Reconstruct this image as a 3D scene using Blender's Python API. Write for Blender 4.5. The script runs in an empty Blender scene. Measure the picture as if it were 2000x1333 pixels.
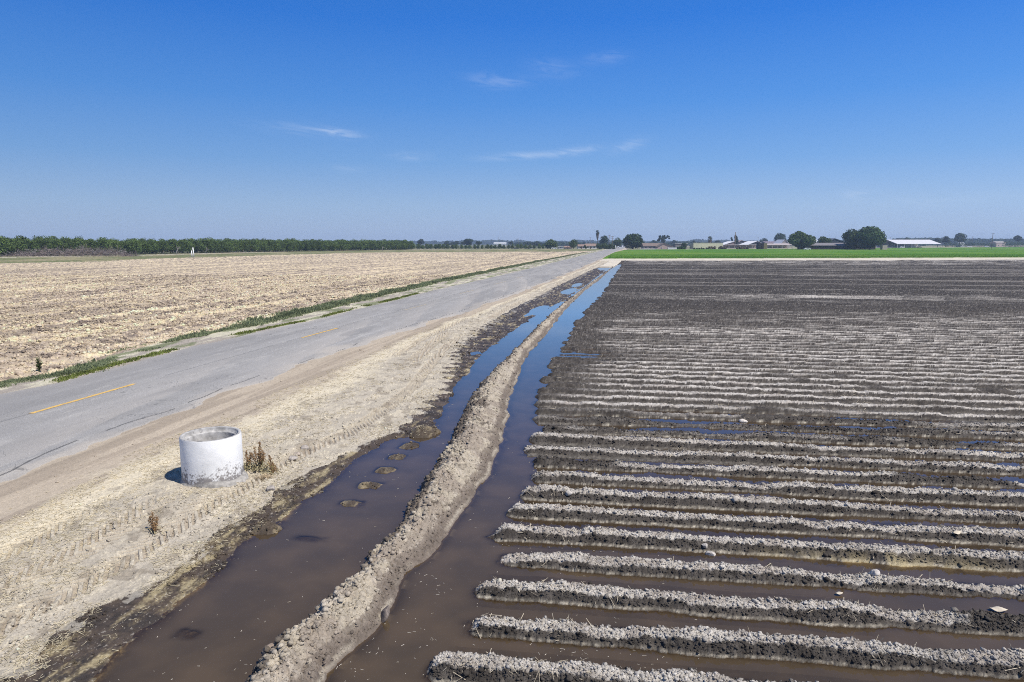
import bpy, bmesh, math, random
import numpy as np
from mathutils import Vector, Matrix
random.seed(7); rng = np.random.default_rng(11)
sc = bpy.context.scene
C = sc.collection
# ------------------------------------------------------------------ camera, sky, sun, exposure
F = 1333.3
HC = 4.5
PITCH = math.atan((666.5 - 476) / F)
cam = bpy.data.cameras.new('camera'); cam.lens = 24.0; cam.sensor_width = 36.0
cam.clip_start = 0.1; cam.clip_end = 40000
co = bpy.data.objects.new('camera', cam); C.objects.link(co)
co.location = (0, 0, HC); co.rotation_euler = (math.pi / 2 - PITCH, 0, 0)
sc.camera = co

SUN_EL, SUN_AZ = 57.0, 120.0          # azimuth clockwise from +Y (the view direction)
W = bpy.data.worlds.new('World'); sc.world = W; W.use_nodes = True
wt = W.node_tree; wt.nodes.clear()
def N(t, kind, **kw):
    n = t.nodes.new(kind)
    for k, v in kw.items(): setattr(n, k, v)
    return n
sky = N(wt, 'ShaderNodeTexSky', sky_type='NISHITA', sun_disc=False)
sky.sun_elevation = math.radians(SUN_EL); sky.sun_rotation = math.radians(SUN_AZ)
sky.altitude = 0; sky.air_density = 1.0; sky.dust_density = 0.6; sky.ozone_density = 3.0
bg = N(wt, 'ShaderNodeBackground'); bg.inputs[1].default_value = 0.10
wo = N(wt, 'ShaderNodeOutputWorld')
hs = N(wt, 'ShaderNodeMix', data_type='RGBA'); hs.inputs[0].default_value = .93
wt.links.new(sky.outputs[0], hs.inputs[6])
ramp = N(wt, 'ShaderNodeValToRGB')
# thin cirrus wisps: soft patches at fixed directions of the sky, broken up by stretched noise
tc = N(wt, 'ShaderNodeTexCoord')
sepw = N(wt, 'ShaderNodeSeparateXYZ'); wt.links.new(tc.outputs['Generated'], sepw.inputs[0])
def wmath(op, a, b=None, c=None, clamp=False):
    n = N(wt, 'ShaderNodeMath', operation=op, use_clamp=clamp)
    for i, v in enumerate((a, b, c)):
        if v is None: continue
        if isinstance(v, (int, float)): n.inputs[i].default_value = v
        else: wt.links.new(v, n.inputs[i])
    return n.outputs[0]
def dirpx(px, py):
    x = (px - 1000) / F; y = -(py - 666.5) / F
    d = Vector((x, math.cos(PITCH) + y * math.sin(PITCH), -math.sin(PITCH) + y * math.cos(PITCH)))
    return d.normalized()
az = wmath('ARCTAN2', sepw.outputs[0], sepw.outputs[1])
el = wmath('ARCSINE', sepw.outputs[2])
while len(ramp.color_ramp.elements) < 8: ramp.color_ramp.elements.new(.5)
for e_r, (deg, c_) in zip(ramp.color_ramp.elements, [(-5, (.27, .36, .54)), (0, (.36, .46, .66)), (3, (.30, .45, .69)), (6.5, (.165, .355, .70)), (11, (.074, .265, .70)), (17, (.022, .175, .645)), (30, (.022, .12, .42)), (90, (.035, .085, .22))]):
    e_r.position = (deg + 5) / 95; e_r.color = (*c_, 1)
wt.links.new(wmath('DIVIDE', wmath('ADD', wmath('MULTIPLY', el, 57.2958), 5.0), 95.0, clamp=True), ramp.inputs[0])
sideg = wmath('MULTIPLY', wmath('ADD', wmath('MULTIPLY', wmath('SINE', az), .16), 1.0), 10.0)
rs_ = N(wt, 'ShaderNodeVectorMath', operation='SCALE'); wt.links.new(ramp.outputs[0], rs_.inputs[0]); wt.links.new(sideg, rs_.inputs[3])
wt.links.new(rs_.outputs[0], hs.inputs[7])
total = None
for (px, py, wx, wy, tilt, st) in [(668, 261, 34, 6, 0.14, .34), (600, 254, 70, 9, 0.05, .12), (952, 158, 34, 11, .10, .12),
        (1000, 160, 34, 9, -.05, .12), (1080, 134, 42, 14, .12, .10), (1185, 114, 36, 10, -.05, .10), (1120, 296, 44, 7, -.13, .25), (1020, 305, 66, 6, -.05, .26),
        (1228, 285, 30, 10, -.22, .18), (805, 306, 36, 7, 0, .14), (685, 329, 30, 6, 0, .08), (1675, 380, 26, 8, 0, .12), (1800, 396, 160, 12, -.05, .05)]:
    d = dirpx(px, py); a0 = math.atan2(d.x, d.y); e0 = math.asin(d.z)
    da = wmath('MULTIPLY', wmath('SUBTRACT', az, a0), F)
    de = wmath('MULTIPLY', wmath('SUBTRACT', e0, el), F)
    de = wmath('SUBTRACT', de, wmath('MULTIPLY', da, tilt))
    q = wmath('ADD', wmath('POWER', wmath('ABSOLUTE', wmath('DIVIDE', da, wx)), 2.0), wmath('POWER', wmath('ABSOLUTE', wmath('DIVIDE', de, wy)), 2.0))
    g = wmath('MULTIPLY', wmath('EXPONENT', wmath('MULTIPLY', q, -1.0)), st)
    total = g if total is None else wmath('ADD', total, g)
cmb = N(wt, 'ShaderNodeCombineXYZ')
wt.links.new(wmath('MULTIPLY', az, 22), cmb.inputs[0])
wt.links.new(wmath('ADD', wmath('MULTIPLY', el, 120), wmath('MULTIPLY', az, 14)), cmb.inputs[1])
nz = N(wt, 'ShaderNodeTexNoise'); nz.inputs['Scale'].default_value = 1.0; nz.inputs['Detail'].default_value = 7; nz.inputs['Distortion'].default_value = 1.2
wt.links.new(cmb.outputs[0], nz.inputs['Vector'])
ncl = wmath('MULTIPLY', wmath('SUBTRACT', nz.outputs[0], .30), 3.0, clamp=True)
clm = wmath('MULTIPLY', total, ncl, clamp=True)
mixw = N(wt, 'ShaderNodeMix', data_type='RGBA')
wt.links.new(clm, mixw.inputs[0]); wt.links.new(hs.outputs[2], mixw.inputs[6]); mixw.inputs[7].default_value = (8.0, 8.6, 9.6, 1)
wt.links.new(mixw.outputs[2], bg.inputs[0]); wt.links.new(bg.outputs[0], wo.inputs[0])

sl = bpy.data.lights.new('sun', 'SUN'); sl.energy = 5.0; sl.angle = math.radians(0.53); sl.color = (1.0, 0.955, 0.885)
so = bpy.data.objects.new('sun', sl); C.objects.link(so)
e_, a_ = math.radians(SUN_EL), math.radians(SUN_AZ)
sd = Vector((math.sin(a_) * math.cos(e_), math.cos(a_) * math.cos(e_), math.sin(e_)))
so.rotation_euler = (-sd).to_track_quat('-Z', 'Y').to_euler(); so.location = (30, -20, 60)
vs = sc.view_settings; vs.view_transform = 'Standard'; vs.look = 'None'; vs.gamma = 1; vs.use_curve_mapping = False; vs.exposure = 0.12
sc.cycles.max_bounces = 8; sc.cycles.diffuse_bounces = 2; sc.cycles.glossy_bounces = 3; sc.cycles.transparent_max_bounces = 12
sc.cycles.volume_bounces = 0
sc.cycles.filter_width = 1.0; sc.cycles.use_denoising = False

# ------------------------------------------------------------------ helpers
def G(px, py, z=0.0):
    """the point of the plane at height z seen at a pixel of the 2000 x 1333 photograph"""
    x = (np.asarray(px, float) - 1000) / F; y = -(np.asarray(py, float) - 666.5) / F
    dy = math.cos(PITCH) + y * math.sin(PITCH); dz = -math.sin(PITCH) + y * math.cos(PITCH)
    k = (z - HC) / dz
    return x * k, dy * k
AL = math.atan(243 / F * math.cos(PITCH))       # bearing of the road
ES = (math.sin(AL), math.cos(AL)); ET = (math.cos(AL), -math.sin(AL))
def ST(x, y): return x * ES[0] + y * ES[1], x * ET[0] + y * ET[1]
def XY(s, t): return s * ES[0] + t * ET[0], s * ES[1] + t * ET[1]
def curve(pts, z):
    P = np.array(pts, float); x, y = G(P[:, 0], P[:, 1], z); s, t = ST(x, y)
    o = np.argsort(s); return s[o], t[o]
def hsh(ix, iy, seed):
    h = (ix.astype(np.int64) * 374761393 + iy.astype(np.int64) * 668265263 + seed * 1274126177) & 0xffffffff
    h = ((h ^ (h >> 13)) * 1274126177) & 0xffffffff
    h = ((h ^ (h >> 16)) * 2246822519) & 0xffffffff
    return ((h ^ (h >> 15)) & 0xffffff).astype(np.float32) / 16777215.0
def vn(x, y, seed=0):
    ix = np.floor(x); iy = np.floor(y); fx = (x - ix).astype(np.float32); fy = (y - iy).astype(np.float32)
    ix = ix.astype(np.int64); iy = iy.astype(np.int64)
    fx = fx * fx * (3 - 2 * fx); fy = fy * fy * (3 - 2 * fy)
    a = hsh(ix, iy, seed); b = hsh(ix + 1, iy, seed); c = hsh(ix, iy + 1, seed); d = hsh(ix + 1, iy + 1, seed)
    return (a + (b - a) * fx) * (1 - fy) + (c + (d - c) * fx) * fy
def fbm(x, y, seed=0, octv=4, gain=.5):
    r = 0; a = 1; tot = 0
    for i in range(octv):
        r = r + a * vn(x * 2.03 ** i + 17.3 * i, y * 2.03 ** i - 9.1 * i, seed + i * 31); tot += a; a *= gain
    return r / tot
def domes(x, y, seed, dens=.7):
    """rounded lumps on a jittered lattice of unit cells, 0..1"""
    ix = np.floor(x).astype(np.int64); iy = np.floor(y).astype(np.int64); r = np.zeros(x.shape, np.float32)
    for dx in (-1, 0, 1):
        for dy in (-1, 0, 1):
            jx = ix + dx; jy = iy + dy
            cx = jx + .15 + .7 * hsh(jx, jy, seed); cy = jy + .15 + .7 * hsh(jx, jy, seed + 1)
            k = hsh(jx, jy, seed + 2); rad = .28 + .5 * hsh(jx, jy, seed + 3)
            d2 = ((x - cx) ** 2 + (y - cy) ** 2) / rad ** 2
            h = np.sqrt(np.clip(1 - d2, 0, 1)) * rad * (k < dens)
            r = np.maximum(r, h.astype(np.float32))
    return r
def sst(a, b, x):
    t = np.clip((x - a) / (b - a), 0, 1); return t * t * (3 - 2 * t)
def mixc(c, d, k): return c + (np.asarray(d, np.float32) - c) * np.asarray(k, np.float32)[:, None]

# ------------------------------------------------------------------ lines of the place
LG = curve([(0, 745), (250, 725), (440, 708), (700, 660 - 8), (400, 671 + 2), (600, 611), (740, 575), (850, 551), (950, 531), (1050, 511), (1140, 495)], .15)
LG = curve([(-200, 790), (0, 745), (150, 725), (210, 697), (330, 666), (450, 640), (600, 607), (740, 575), (850, 551), (950, 531), (1050, 511), (1150, 492)], .15)
RL = curve([(-150, 810), (0, 771), (120, 749), (168, 735), (288, 701), (420, 668), (510, 647), (600, 629), (740, 595), (850, 567), (950, 545), (1050, 521), (1130, 501), (1180, 489)], .15)
RR = curve([(-200, 1030), (0, 945), (200, 861), (320, 816), (366, 800), (474, 755), (570, 722), (700, 680), (760, 655), (900, 612), (960, 592), (1050, 558), (1120, 530), (1170, 508), (1200, 493)], .15)
V1 = curve([(-250, 1500), (0, 1330), (55, 1287), (104, 1240), (166, 1207), (227, 1180), (292, 1137), (357, 1100), (416, 1052), (487, 1005), (533, 978), (590, 935), (640, 905), (690, 880), (760, 850), (830, 800), (870, 760), (880, 730), (890, 700), (900, 675), (935, 645), (1000, 605), (1060, 575), (1090, 558), (1120, 545), (1150, 530), (1180, 517)], .08)
WL = curve([(-60, 1500), (175, 1333), (201, 1288), (260, 1237), (325, 1180), (377, 1150), (432, 1110), (480, 1063), (497, 1045), (552, 1020), (590, 990), (640, 945), (700, 890), (760, 862), (835, 845), (880, 790), (900, 740), (945, 690), (1000, 648), (1045, 618), (1100, 588), (1125, 572), (1150, 554), (1180, 530), (1195, 518)], 0)
BLc = curve([(400, 1420), (469, 1333), (517, 1275), (568, 1225), (616, 1180), (661, 1140), (706, 1095), (748, 1050), (784, 1005), (820, 955), (840, 915), (860, 885), (890, 830), (912, 785), (948, 735), (982, 705), (1042, 645), (1075, 612), (1110, 585), (1140, 561), (1180, 533), (1203, 516)], .12)
BRc = curve([(570, 1420), (640, 1333), (671, 1290), (724, 1235), (775, 1175), (805, 1120), (844, 1095), (892, 1030), (920, 985), (960, 925), (985, 865), (997, 800), (1003, 770), (1020, 715), (1035, 690), (1070, 650), (1110, 600), (1135, 575), (1150, 562), (1170, 548), (1195, 524), (1210, 515)], 0.0)
FRc = curve([(740, 1420), (795, 1330), (805, 1300), (860, 1235), (900, 1165), (935, 1105), (962, 1055), (985, 1010), (998, 970), (1008, 940), (1018, 915), (1030, 860), (1037, 800), (1044, 765), (1055, 735), (1075, 700), (1100, 662), (1130, 618), (1160, 587), (1175, 572), (1200, 535), (1216, 514)], .0)
def tc_(c, s): return np.interp(s, c[0], c[1])
# far edges as distance along the view for each bearing x/y
def far(pts, z):
    P = np.array(pts, float); x, y = G(P[:, 0], P[:, 1], z); return (x / y, y)
def fd(c, th): return np.interp(th, c[0], c[1])
F_ST = far([(-900, 545), (-300, 524), (0, 515), (200, 511), (300, 505.5), (400, 503), (500, 500), (700, 494.5), (800, 493), (1100, 492), (1170, 490)], .15)
F_OR = far([(-900, 520), (0, 502), (248, 499), (400, 495), (560, 491.5), (800, 488), (1140, 486), (1200, 484)], .15)
F_DK = far([(1150, 509.5), (1400, 509), (1700, 508.5), (2000, 507.5), (2900, 505)], .15)
F_PA = far([(1150, 506.8), (1400, 505.8), (1700, 505), (2000, 504), (2900, 501)], .15)
F_GR = far([(1185, 490), (1260, 488.3), (1600, 486.2), (1720, 485.3), (2000, 483), (2900, 480.5)], .15)
GRL = curve([(1178, 506), (1186, 501), (1200, 494), (1222, 488.5), (1240, 484)], .15)
BLOBS = []       # (s, t, rs, rt, dz): hollows that hold a puddle (dz<0) and mud humps in the ditch (dz>0)
def blob(px, py, w, h, dz, z=0.0):
    x, y = G(px, py, z); s, t = ST(float(x), float(y)); x2, y2 = G(px, py - h, z); s2, _ = ST(float(x2), float(y2))
    x3, y3 = G(px + w, py, z); _, t3 = ST(float(x3), float(y3))
    k_ = 1.25 if dz > .1 else 1.0; BLOBS.append((s, t, k_ * max(.12, abs(s2 - s)), k_ * max(.12, abs(t3 - t)), dz - (.006 if dz > .1 else 0)))
for b in [(1052, 605, 14, 7, -.12), (1032, 615, 6, 3, -.10), (926, 690, 9, 4, -.10), (1110, 569, 12, 5, -.13), (1126, 557, 8, 4, -.11), (1180, 523, 12, 4, -.12),
          (800, 872, 20, 8, .19), (776, 893, 20, 7, .185), (752, 919, 23, 8, .185), (722, 948, 26, 8, .183), (686, 984, 28, 8, .175), (524, 1037, 20, 7, .143), (600, 1052, 34, 5, .148), (370, 1240, 30, 6, .15),
          (830, 850, 20, 7, .185), (330, 1000, 90, 26, .09), (430, 990, 60, 14, .05), (580, 880, 40, 14, .06), (524, 1030, 8, 3, .0)]: blob(*b)
ROW0, ROWM, ROWD = 11.018, .14258, .882
def terrain(X, Y):
    X = X.astype(np.float64); Y = Y.astype(np.float64)
    s, t = ST(X, Y); n = X.size; th = X / np.maximum(Y, 1.0)
    rl, rr, v1, wl, bl, br, fr, lg = [tc_(c, s) for c in (RL, RR, V1, WL, BLc, BRc, FRc, LG)]
    dist_ = s
    jit = (fbm(s * .9, t * 0 + 3, 5, 4) - .5)
    dist = np.maximum(Y, 2.0)
    near = 1 - sst(25, 90, dist)
    wl = wl + jit * .35 + (fbm(s * 4, t * 0 + 8, 55, 2) - .5) * .12; br_ = br + (fbm(s * 1.1, t * 0 + 9, 15, 4) - .5) * .26
    bl_ = bl + (fbm(s * 1.7, t * 0 + 19, 25, 4) - .5) * .24
    rowc = np.cos(2 * math.pi * (ROW0 - Y - ROWM * X) / ROWD); rowg = sst(14, 17, s) * (1 - sst(34, 42, s))
    v1 = v1 - .05 + (fbm(s * 1.2, t * .8, 35, 5) - .5) * .5 + .20 * rowc * rowg * (.4 + vn(np.round((ROW0 - Y - ROWM * X) / ROWD), t * 0, 36))
    edge = (fbm(s * .35, t * 0 + 4, 45, 4) - .5)
    rr_ = rr + edge * 1.0 + (fbm(s * 2.4, t * 1.5, 46, 3) - .5) * .3; rl_ = rl + (fbm(s * .5, t * .5, 47, 3) - .5) * .5
    grn = fbm(X * 22, Y * 22, 100, 3)            # fine grain
    spk = vn(X * 55, Y * 38, 101)                # speckle
    mid = fbm(X * 2.1, Y * 2.1, 102, 5)
    big = fbm(X * .12, Y * .12, 103, 4)
    z = np.full(n, .15, np.float32); rough = np.full(n, .95, np.float32)
    col = np.tile(np.array((.17, .15, .10), np.float32), (n, 1))
    reg = np.zeros(n, np.int8)
    kY = 1 - sst(120, 400, dist)
    # --- rough country beyond everything
    col = mixc(col, (.13, .15, .075), sst(.45, .6, fbm(X * .004, Y * .02, 105, 3)))
    # --- left: stubble field, grey-green strip and track before the orchard
    L = t < lg
    stub = L & (Y < fd(F_ST, th))
    srow = fbm(s * .05, t * 1.35, 110, 3); clod = domes(X * 4.2, Y * 4.2, 111, .8); clod2 = domes(X * 9 + 3, Y * 9, 113, .75)
    z = np.where(L, .14 + .10 * (mid - .5) + .10 * clod * sst(.35, .62, mid + .25 * (srow - .5)) + .05 * clod2 + .06 * (srow - .5), z)
    cs = mixc(np.tile(np.array((.47, .385, .265), np.float32), (n, 1)), (.35, .28, .205), sst(.40, .62, mid))
    st = sst(.50, .62, .55 * fbm(s * .9, t * 3.2, 114, 4) + .45 * srow + .10 * (spk - .5))
    cs = mixc(cs, (.66, .54, .34), st * .85)
    cs = mixc(cs, (.56, .46, .36), sst(.60, .8, vn(X * 7, Y * 7, 116)) * .5)
    cs = mixc(cs, (.15, .12, .10), sst(.70, .82, .6 * vn(X * 3.1, Y * 3.1, 117) + .4 * grn + .22 * (srow < .42)) * .75)
    cs = mixc(cs, (.17, .13, .115), ((spk > .86) & (vn(X * 1.1, Y * 1.1, 118) > .35)) * .8)
    cs *= (.78 + .5 * (fbm(s * .03, t * 1.1, 119, 2) - .5) + .4 * grn + .22 * (big - .5))[:, None]
    col = np.where(stub[:, None], cs, col); reg[stub] = 1
    strip = L & ~stub & (Y < fd(F_OR, th))
    cg = mixc(np.tile(np.array((.155, .165, .075), np.float32), (n, 1)), (.26, .23, .13), sst(.42, .62, fbm(X * .15, Y * .05, 120, 4)))
    cg *= (.75 + .5 * vn(X * 3, Y * 1, 121))[:, None]
    trk = np.abs(Y - fd(F_OR, th) * .955) < fd(F_OR, th) * .02
    cg = mixc(cg, (.45, .40, .31), trk * (th < -.33) * .9)
    trk2 = np.abs(Y - fd(F_OR, th) * .985) < fd(F_OR, th) * .013
    cg = mixc(cg, (.45, .41, .33), trk2 * (th > -.15) * .8)
    col = np.where(strip[:, None], cg, col); reg[strip] = 2
    far_l = L & ~stub & ~strip
    col = np.where(far_l[:, None], mixc(np.tile(np.array((.10, .11, .055), np.float32), (n, 1)), (.2, .17, .11), sst(.5, .7, mid)), col)
    # --- verge strip left of the road
    m = (t >= lg) & (t < rl_)
    q = fbm(s * .6, t * 2.5, 130, 4)
    cv = mixc(np.tile(np.array((.33, .29, .24), np.float32), (n, 1)), (.50, .46, .34), sst(.45, .60, q))
    cv = mixc(cv, (.12, .15, .055), sst(.50, .58, fbm(s * .5 + 9, t * 2.0, 131, 4)) * .7)
    cv *= (.75 + .5 * grn)[:, None]
    z = np.where(m, .15 + .04 * (mid - .5) + .015 * domes(X * 12, Y * 12, 132, .6), z)
    col = np.where(m[:, None], cv, col); reg[m] = 3
    # --- road
    m = (t >= rl_) & (t < rr_)
    cen = -15.15
    u = (t - cen)
    ca = np.tile(np.array((.31, .298, .280), np.float32), (n, 1))
    ca *= (.86 + .14 * fbm(X * 1.5, Y * 1.5, 140, 4) + .16 * vn(X * 40, Y * 40, 141) - .08 + .24 * (fbm(s * .10, t * 2.6, 142, 3) - .5))[:, None]
    for c0, wd, am in ((-1.6, .35, .17), (-.25, .25, .10), (1.2, .35, .16), (2.5, .3, .14)):
        ca *= (1 + am * np.exp(-((u - c0 - .5 * (fbm(s * .05, t * 0, 143, 2) - .5)) / wd) ** 2) * (vn(s * .2, t * 3, 144) - .15))[:, None]
    dust = sst(.50, .70, .5 * fbm(s * .22, t * .8, 145, 4) + .5 * np.exp(-((rr_ - t) / 1.1)) + .08 * (vn(s * 1.2, t * 6, 146) - .5))
    ca = mixc(ca, (.43, .39, .335), dust * .85)
    ca = mixc(ca, (.42, .40, .36), (fbm(s * .8 + t * .2, t * 5.0, 147, 4) > .70) * .35)
    ca = mixc(ca, (.40, .365, .32), np.exp(-np.abs(t - rl_) / .35) * .8)
    ar_ = s * .075 + .13 * np.maximum(u + 1.0, 0) ** 1.6 + .35 * (fbm(s * .12, t * 0, 155, 3) - .5) + .16 * (fbm(s * 1.0, t * 3, 153, 4) - .5); af = ar_ % 1.0
    ca = mixc(ca, (.42, .385, .34), sst(.25, .92, af) * (1 - sst(.94, 1.0, af)) * sst(-1.6, 2.4, u) * (.10 + .40 * vn(np.floor(ar_), t * 0, 156)))
    ca = mixc(ca, (.19, .185, .18), sst(.60, .64, fbm(s * .12, t * .6, 154, 3)) * .35)
    # edge crack and the seam under the centre line
    ca = mixc(ca, (.07, .07, .07), (np.abs(t - rr + 0.42 + .35 * (fbm(s * .5, t * 0, 148, 4) - .5)) < .028) * (vn(s * 1.3, t * 0, 149) > .34) * .75)
    ca = mixc(ca, (.12, .12, .12), (np.abs(u + .03 + .10 * (fbm(s * .3, t * 0, 150, 3) - .5)) < .03) * (vn(s * .7, t * 0, 151) > .3) * .55)
    crk = np.abs(fbm(X * .7, Y * .7, 152, 4) - .5)
    ca = mixc(ca, (.10, .10, .10), (crk < .003) * (big > .5) * .5)
    ca *= (1 + .25 * (spk > .93))[:, None]
    z = np.where(m, .155 + .0 * s + .004 * grn + .03 * np.exp(-(u / 3.0) ** 2), z)
    col = np.where(m[:, None], ca, col); reg[m] = 4
    # --- dirt verge between road and ditch
    endv = (s > 118) & (t > tc_(GRL, s))
    R = (t >= rr_) & (t < v1) & (Y < 2000)
    w = np.clip((t - rr_) / np.maximum(v1 - rr_, .3), 0, 1)
    fl = fbm(s * .35, t * 2.8, 160, 5); fx = fbm(X * 5, Y * 5, 161, 4)
    cd = np.tile(np.array((.42, .36, .285), np.float32), (n, 1))
    cd = mixc(cd, (.32, .27, .215), sst(.48, .62, fbm(s * .2, t * 3.4, 162, 4)) * (1 - sst(.25, .42, w)) * .8)
    cd = mixc(cd, (.415, .375, .31), sst(.3, .5, w))
    pat = .55 * fbm(s * 2.2, t * 5, 163, 5) + .45 * fx
    yb = np.exp(-((w - .40 - .10 * (fbm(s * .15, t * 0, 164, 2) - .5)) / .11) ** 2)
    straw = sst(.44, .56, pat * .8 + .26 * yb + .07 * sst(.4, .6, w) + .10 * (spk - .5) + .10 * (fl - .5))
    cd *= (1 + .30 * (fbm(s * .16, t * 5.5, 157, 4) - .5))[:, None]
    cd = mixc(cd, (.63, .565, .43), straw * (.22 + .55 * yb) * sst(.18, .36, w + .1 * (fl - .5)))
    cd = mixc(cd, (.64, .58, .45), (spk > .80) * sst(.45, .6, fx) * sst(.2, .4, w) * .8)
    cd = mixc(cd, (.20, .17, .135), sst(.60, .70, fbm(X * 3.5, Y * 3.5, 165, 5)) * sst(.35, .5, w) * .55)
    cd = mixc(cd, (.20, .17, .14), ((spk < .07) & (grn < .5)) * .7)
    cd = cd * np.array((1.0, .975, .925), np.float32); cd *= (.84 + .32 * grn)[:, None]
    # tyre tracks: lugs pressed across the wheel path
    zt = np.zeros(n, np.float32)
    for wc, wd, pit, sk in ((.47, .24, .17, .9), (.66, .26, .16, -.9), (.84, .22, .17, .9)):
        tcn = rr + wc * (tc_(V1, s) - rr) + .6 * (fbm(s * .06, t * 0 + wc * 30, 166, 2) - .5)
        dd = t - tcn; ins = 1 - sst(wd * .8, wd * 1.1, np.abs(dd))
        lug = sst(.35, .65, .5 + .5 * np.sin(2 * math.pi * (s + sk * np.abs(dd) * 1.4) / pit))
        gate = sst(.36, .48, vn(s * .14, t * 0 + wc * 50, 167))
        zt += -.038 * ins * lug * gate
        cd = mixc(cd, (.25, .20, .155), ins * lug * gate * .42)
    rut = np.exp(-((w - .2) / .1) ** 2) * .02
    zv = .155 - rut - .095 * sst(.55, 1.0, w) + .05 * (mid - .5) * sst(.15, .5, w) + .035 * domes(X * 8, Y * 8, 168, .5) * sst(.45, .62, fx) * sst(.3, .5, w) + .012 * (fx - .5) + .012 * domes(X * 19, Y * 19, 169, .5) * sst(.3, .5, w) + zt
    z = np.where(R, zv, z); col = np.where(R[:, None], cd, col); reg[R] = 3
    # --- wet margin with drowned straw
    Wm = (t >= v1) & (t < bl_) & (s < 133)
    a = np.clip((t - v1) / np.maximum(wl - v1, .15), 0, 1)
    lm = fbm(X * 6, Y * 6, 170, 4)
    cw = mixc(np.tile(np.array((.078, .060, .046), np.float32), (n, 1)), (.05, .041, .034), sst(.4, .7, lm))
    strs = fbm(s * .7, t * 3.0, 171, 3) * .5 + fbm(s * 3.0, t * 9, 172, 4) * .5 + .10 * (spk - .5)
    cw = mixc(cw, (.24, .19, .11), sst(.52, .64, strs) * .5)
    cw = mixc(cw, (.48, .40, .23), sst(.60, .70, strs) * .5)
    cw = mixc(cw, (.42, .38, .31), (sst(.58, .64, fx) * (a < .25)) * .6)
    cw = mixc(cw, (.40, .36, .30), (spk > .88) * .5)
    # furrow ends that reach into the verge
    cw *= ((.7 + .6 * grn) * (1 - .35 * rowc * rowg))[:, None]
    zw = np.where(t < wl, .070 * (1 - a) + .010 * sst(14, 20, s) * (a < .97) - .012 * rowc * rowg * (a < .9) + .012 * (lm - .5) + .012 * domes(X * 11, Y * 11, 173, .6) - .004, 0)
    far1 = sst(1, 0, 0) if False else 0
    # ditch bed; it rises out of the water where the left ditch breaks into pools
    sB = ST(*G(1100, 589, 0))[0]; sC = ST(*G(1130, 579, 0))[0]; sD = ST(*G(1172, 535, 0))[0]; sE = ST(*G(1178, 530, 0))[0]; sF = ST(*G(1195, 517, 0))[0]
    dry = sst(sB - 1.5, sB + .3, s) * (1 - sst(sC - .3, sC + .5, s)) + sst(sD - 1, sD + .5, s) * (1 - sst(sE - .5, sE + .5, s)) + sst(sF - 1, sF + 2, s)
    dep = np.clip(np.minimum(t - wl, (bl_ + .15) - t) / .5, 0, 1)
    zd = -.15 * dep + .022 * (fbm(X * 2.5, Y * 2.5, 174, 3) - .5) * (dep > 0) + .18 * dry * dep
    zw = np.where(t < wl, zw, zd)
    z = np.where(Wm, zw, z); col = np.where(Wm[:, None], cw, col); rough = np.where(Wm, .55, rough); reg[Wm] = 3
    for (bs, bt, rs, rt, dz) in BLOBS:
        d2 = np.abs((s - bs) / rs) ** 2 + np.abs((t - bt) / rt) ** 2
        if dz > .1: d2 = (np.abs((s - bs + .2 * rs * (lm - .5)) / rs) ** 3.2 + np.abs((t - bt + .5 * rt * (fx - .5)) / rt) ** 3.2) ** .8
        k = np.exp(-(d2 * (.35 + 1.3 * fx)) ** 1.6) * (d2 < 9)
        if dz > .1: cw_m = (Wm & (k > .25)); col = np.where(cw_m[:, None], mixc(np.tile(np.array((.075, .058, .042), np.float32), (n, 1)), (.20, .16, .10), sst(.45, .62, strs)) * (.6 + .8 * grn)[:, None], col)
        z = z + np.where((R | Wm), dz * k * (.9 + .2 * lm) + (.012 * (grn - .5) * k if dz > .1 else 0), 0).astype(np.float32)
    # --- berm
    B = (t >= bl_) & (t < br_) & (s < 134)
    wB = np.maximum(br_ - bl_, .2); v = np.clip((t - bl_) / wB, 0, 1)
    c0 = .36 + .10 * (fbm(s * .8, t * 0, 180, 3) - .5)
    prof = np.where(v < c0, np.sin(np.clip(v / c0, 0, 1) * math.pi / 2) ** .9, np.cos(np.clip((v - c0) / (1 - c0), 0, 1) * math.pi / 2) ** 1.1)
    hB = (.26 + .07 * (fbm(s * .7, t * 0, 181, 3) - .5)) * np.clip(wB / .9, .35, 1.15)
    cl = domes(X * 8.5, Y * 8.5, 182, .8); cl2 = domes(X * 17 + 5, Y * 17, 183, .8)
    lump = (.08 * cl * sst(.42, .6, fbm(s * 1.6, t * 3, 184, 3) + .22 * (v < .5) - .05) + .045 * cl2 + .04 * (fbm(X * 3, Y * 3, 185, 4) - .5))
    zb = -.02 + hB * prof + lump * sst(0, .25, prof)
    cb = mixc(np.tile(np.array((.37, .32, .245), np.float32), (n, 1)), (.28, .235, .185), sst(.45, .62, fbm(X * 2.4, Y * 2.4, 186, 5)))
    cb = mixc(cb, (.44, .385, .31), sst(.55, .7, fx) * .6)
    cb = mixc(cb, (.10, .08, .062), (1 - sst(.065, .15, zb - .05 * (fx - .5) - .03 * (v < .4))) * .9)
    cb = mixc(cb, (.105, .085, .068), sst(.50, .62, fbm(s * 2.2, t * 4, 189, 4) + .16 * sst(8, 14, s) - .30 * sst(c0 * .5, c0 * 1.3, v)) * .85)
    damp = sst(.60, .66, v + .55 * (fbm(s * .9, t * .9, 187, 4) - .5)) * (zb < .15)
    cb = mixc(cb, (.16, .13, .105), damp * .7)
    fri = np.exp(-((zb - .035) / .02) ** 2) * (v > .5) * sst(.35, .6, fbm(s * 2, t * 2, 188, 3))
    cb = mixc(cb, (.42, .37, .29), fri * .6)
    cb *= (.72 + .56 * grn)[:, None]
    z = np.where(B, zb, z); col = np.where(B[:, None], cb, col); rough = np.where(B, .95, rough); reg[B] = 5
    # --- right ditch and furrowed field
    D = (t >= br_) & (Y < fd(F_DK, th))
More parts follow.
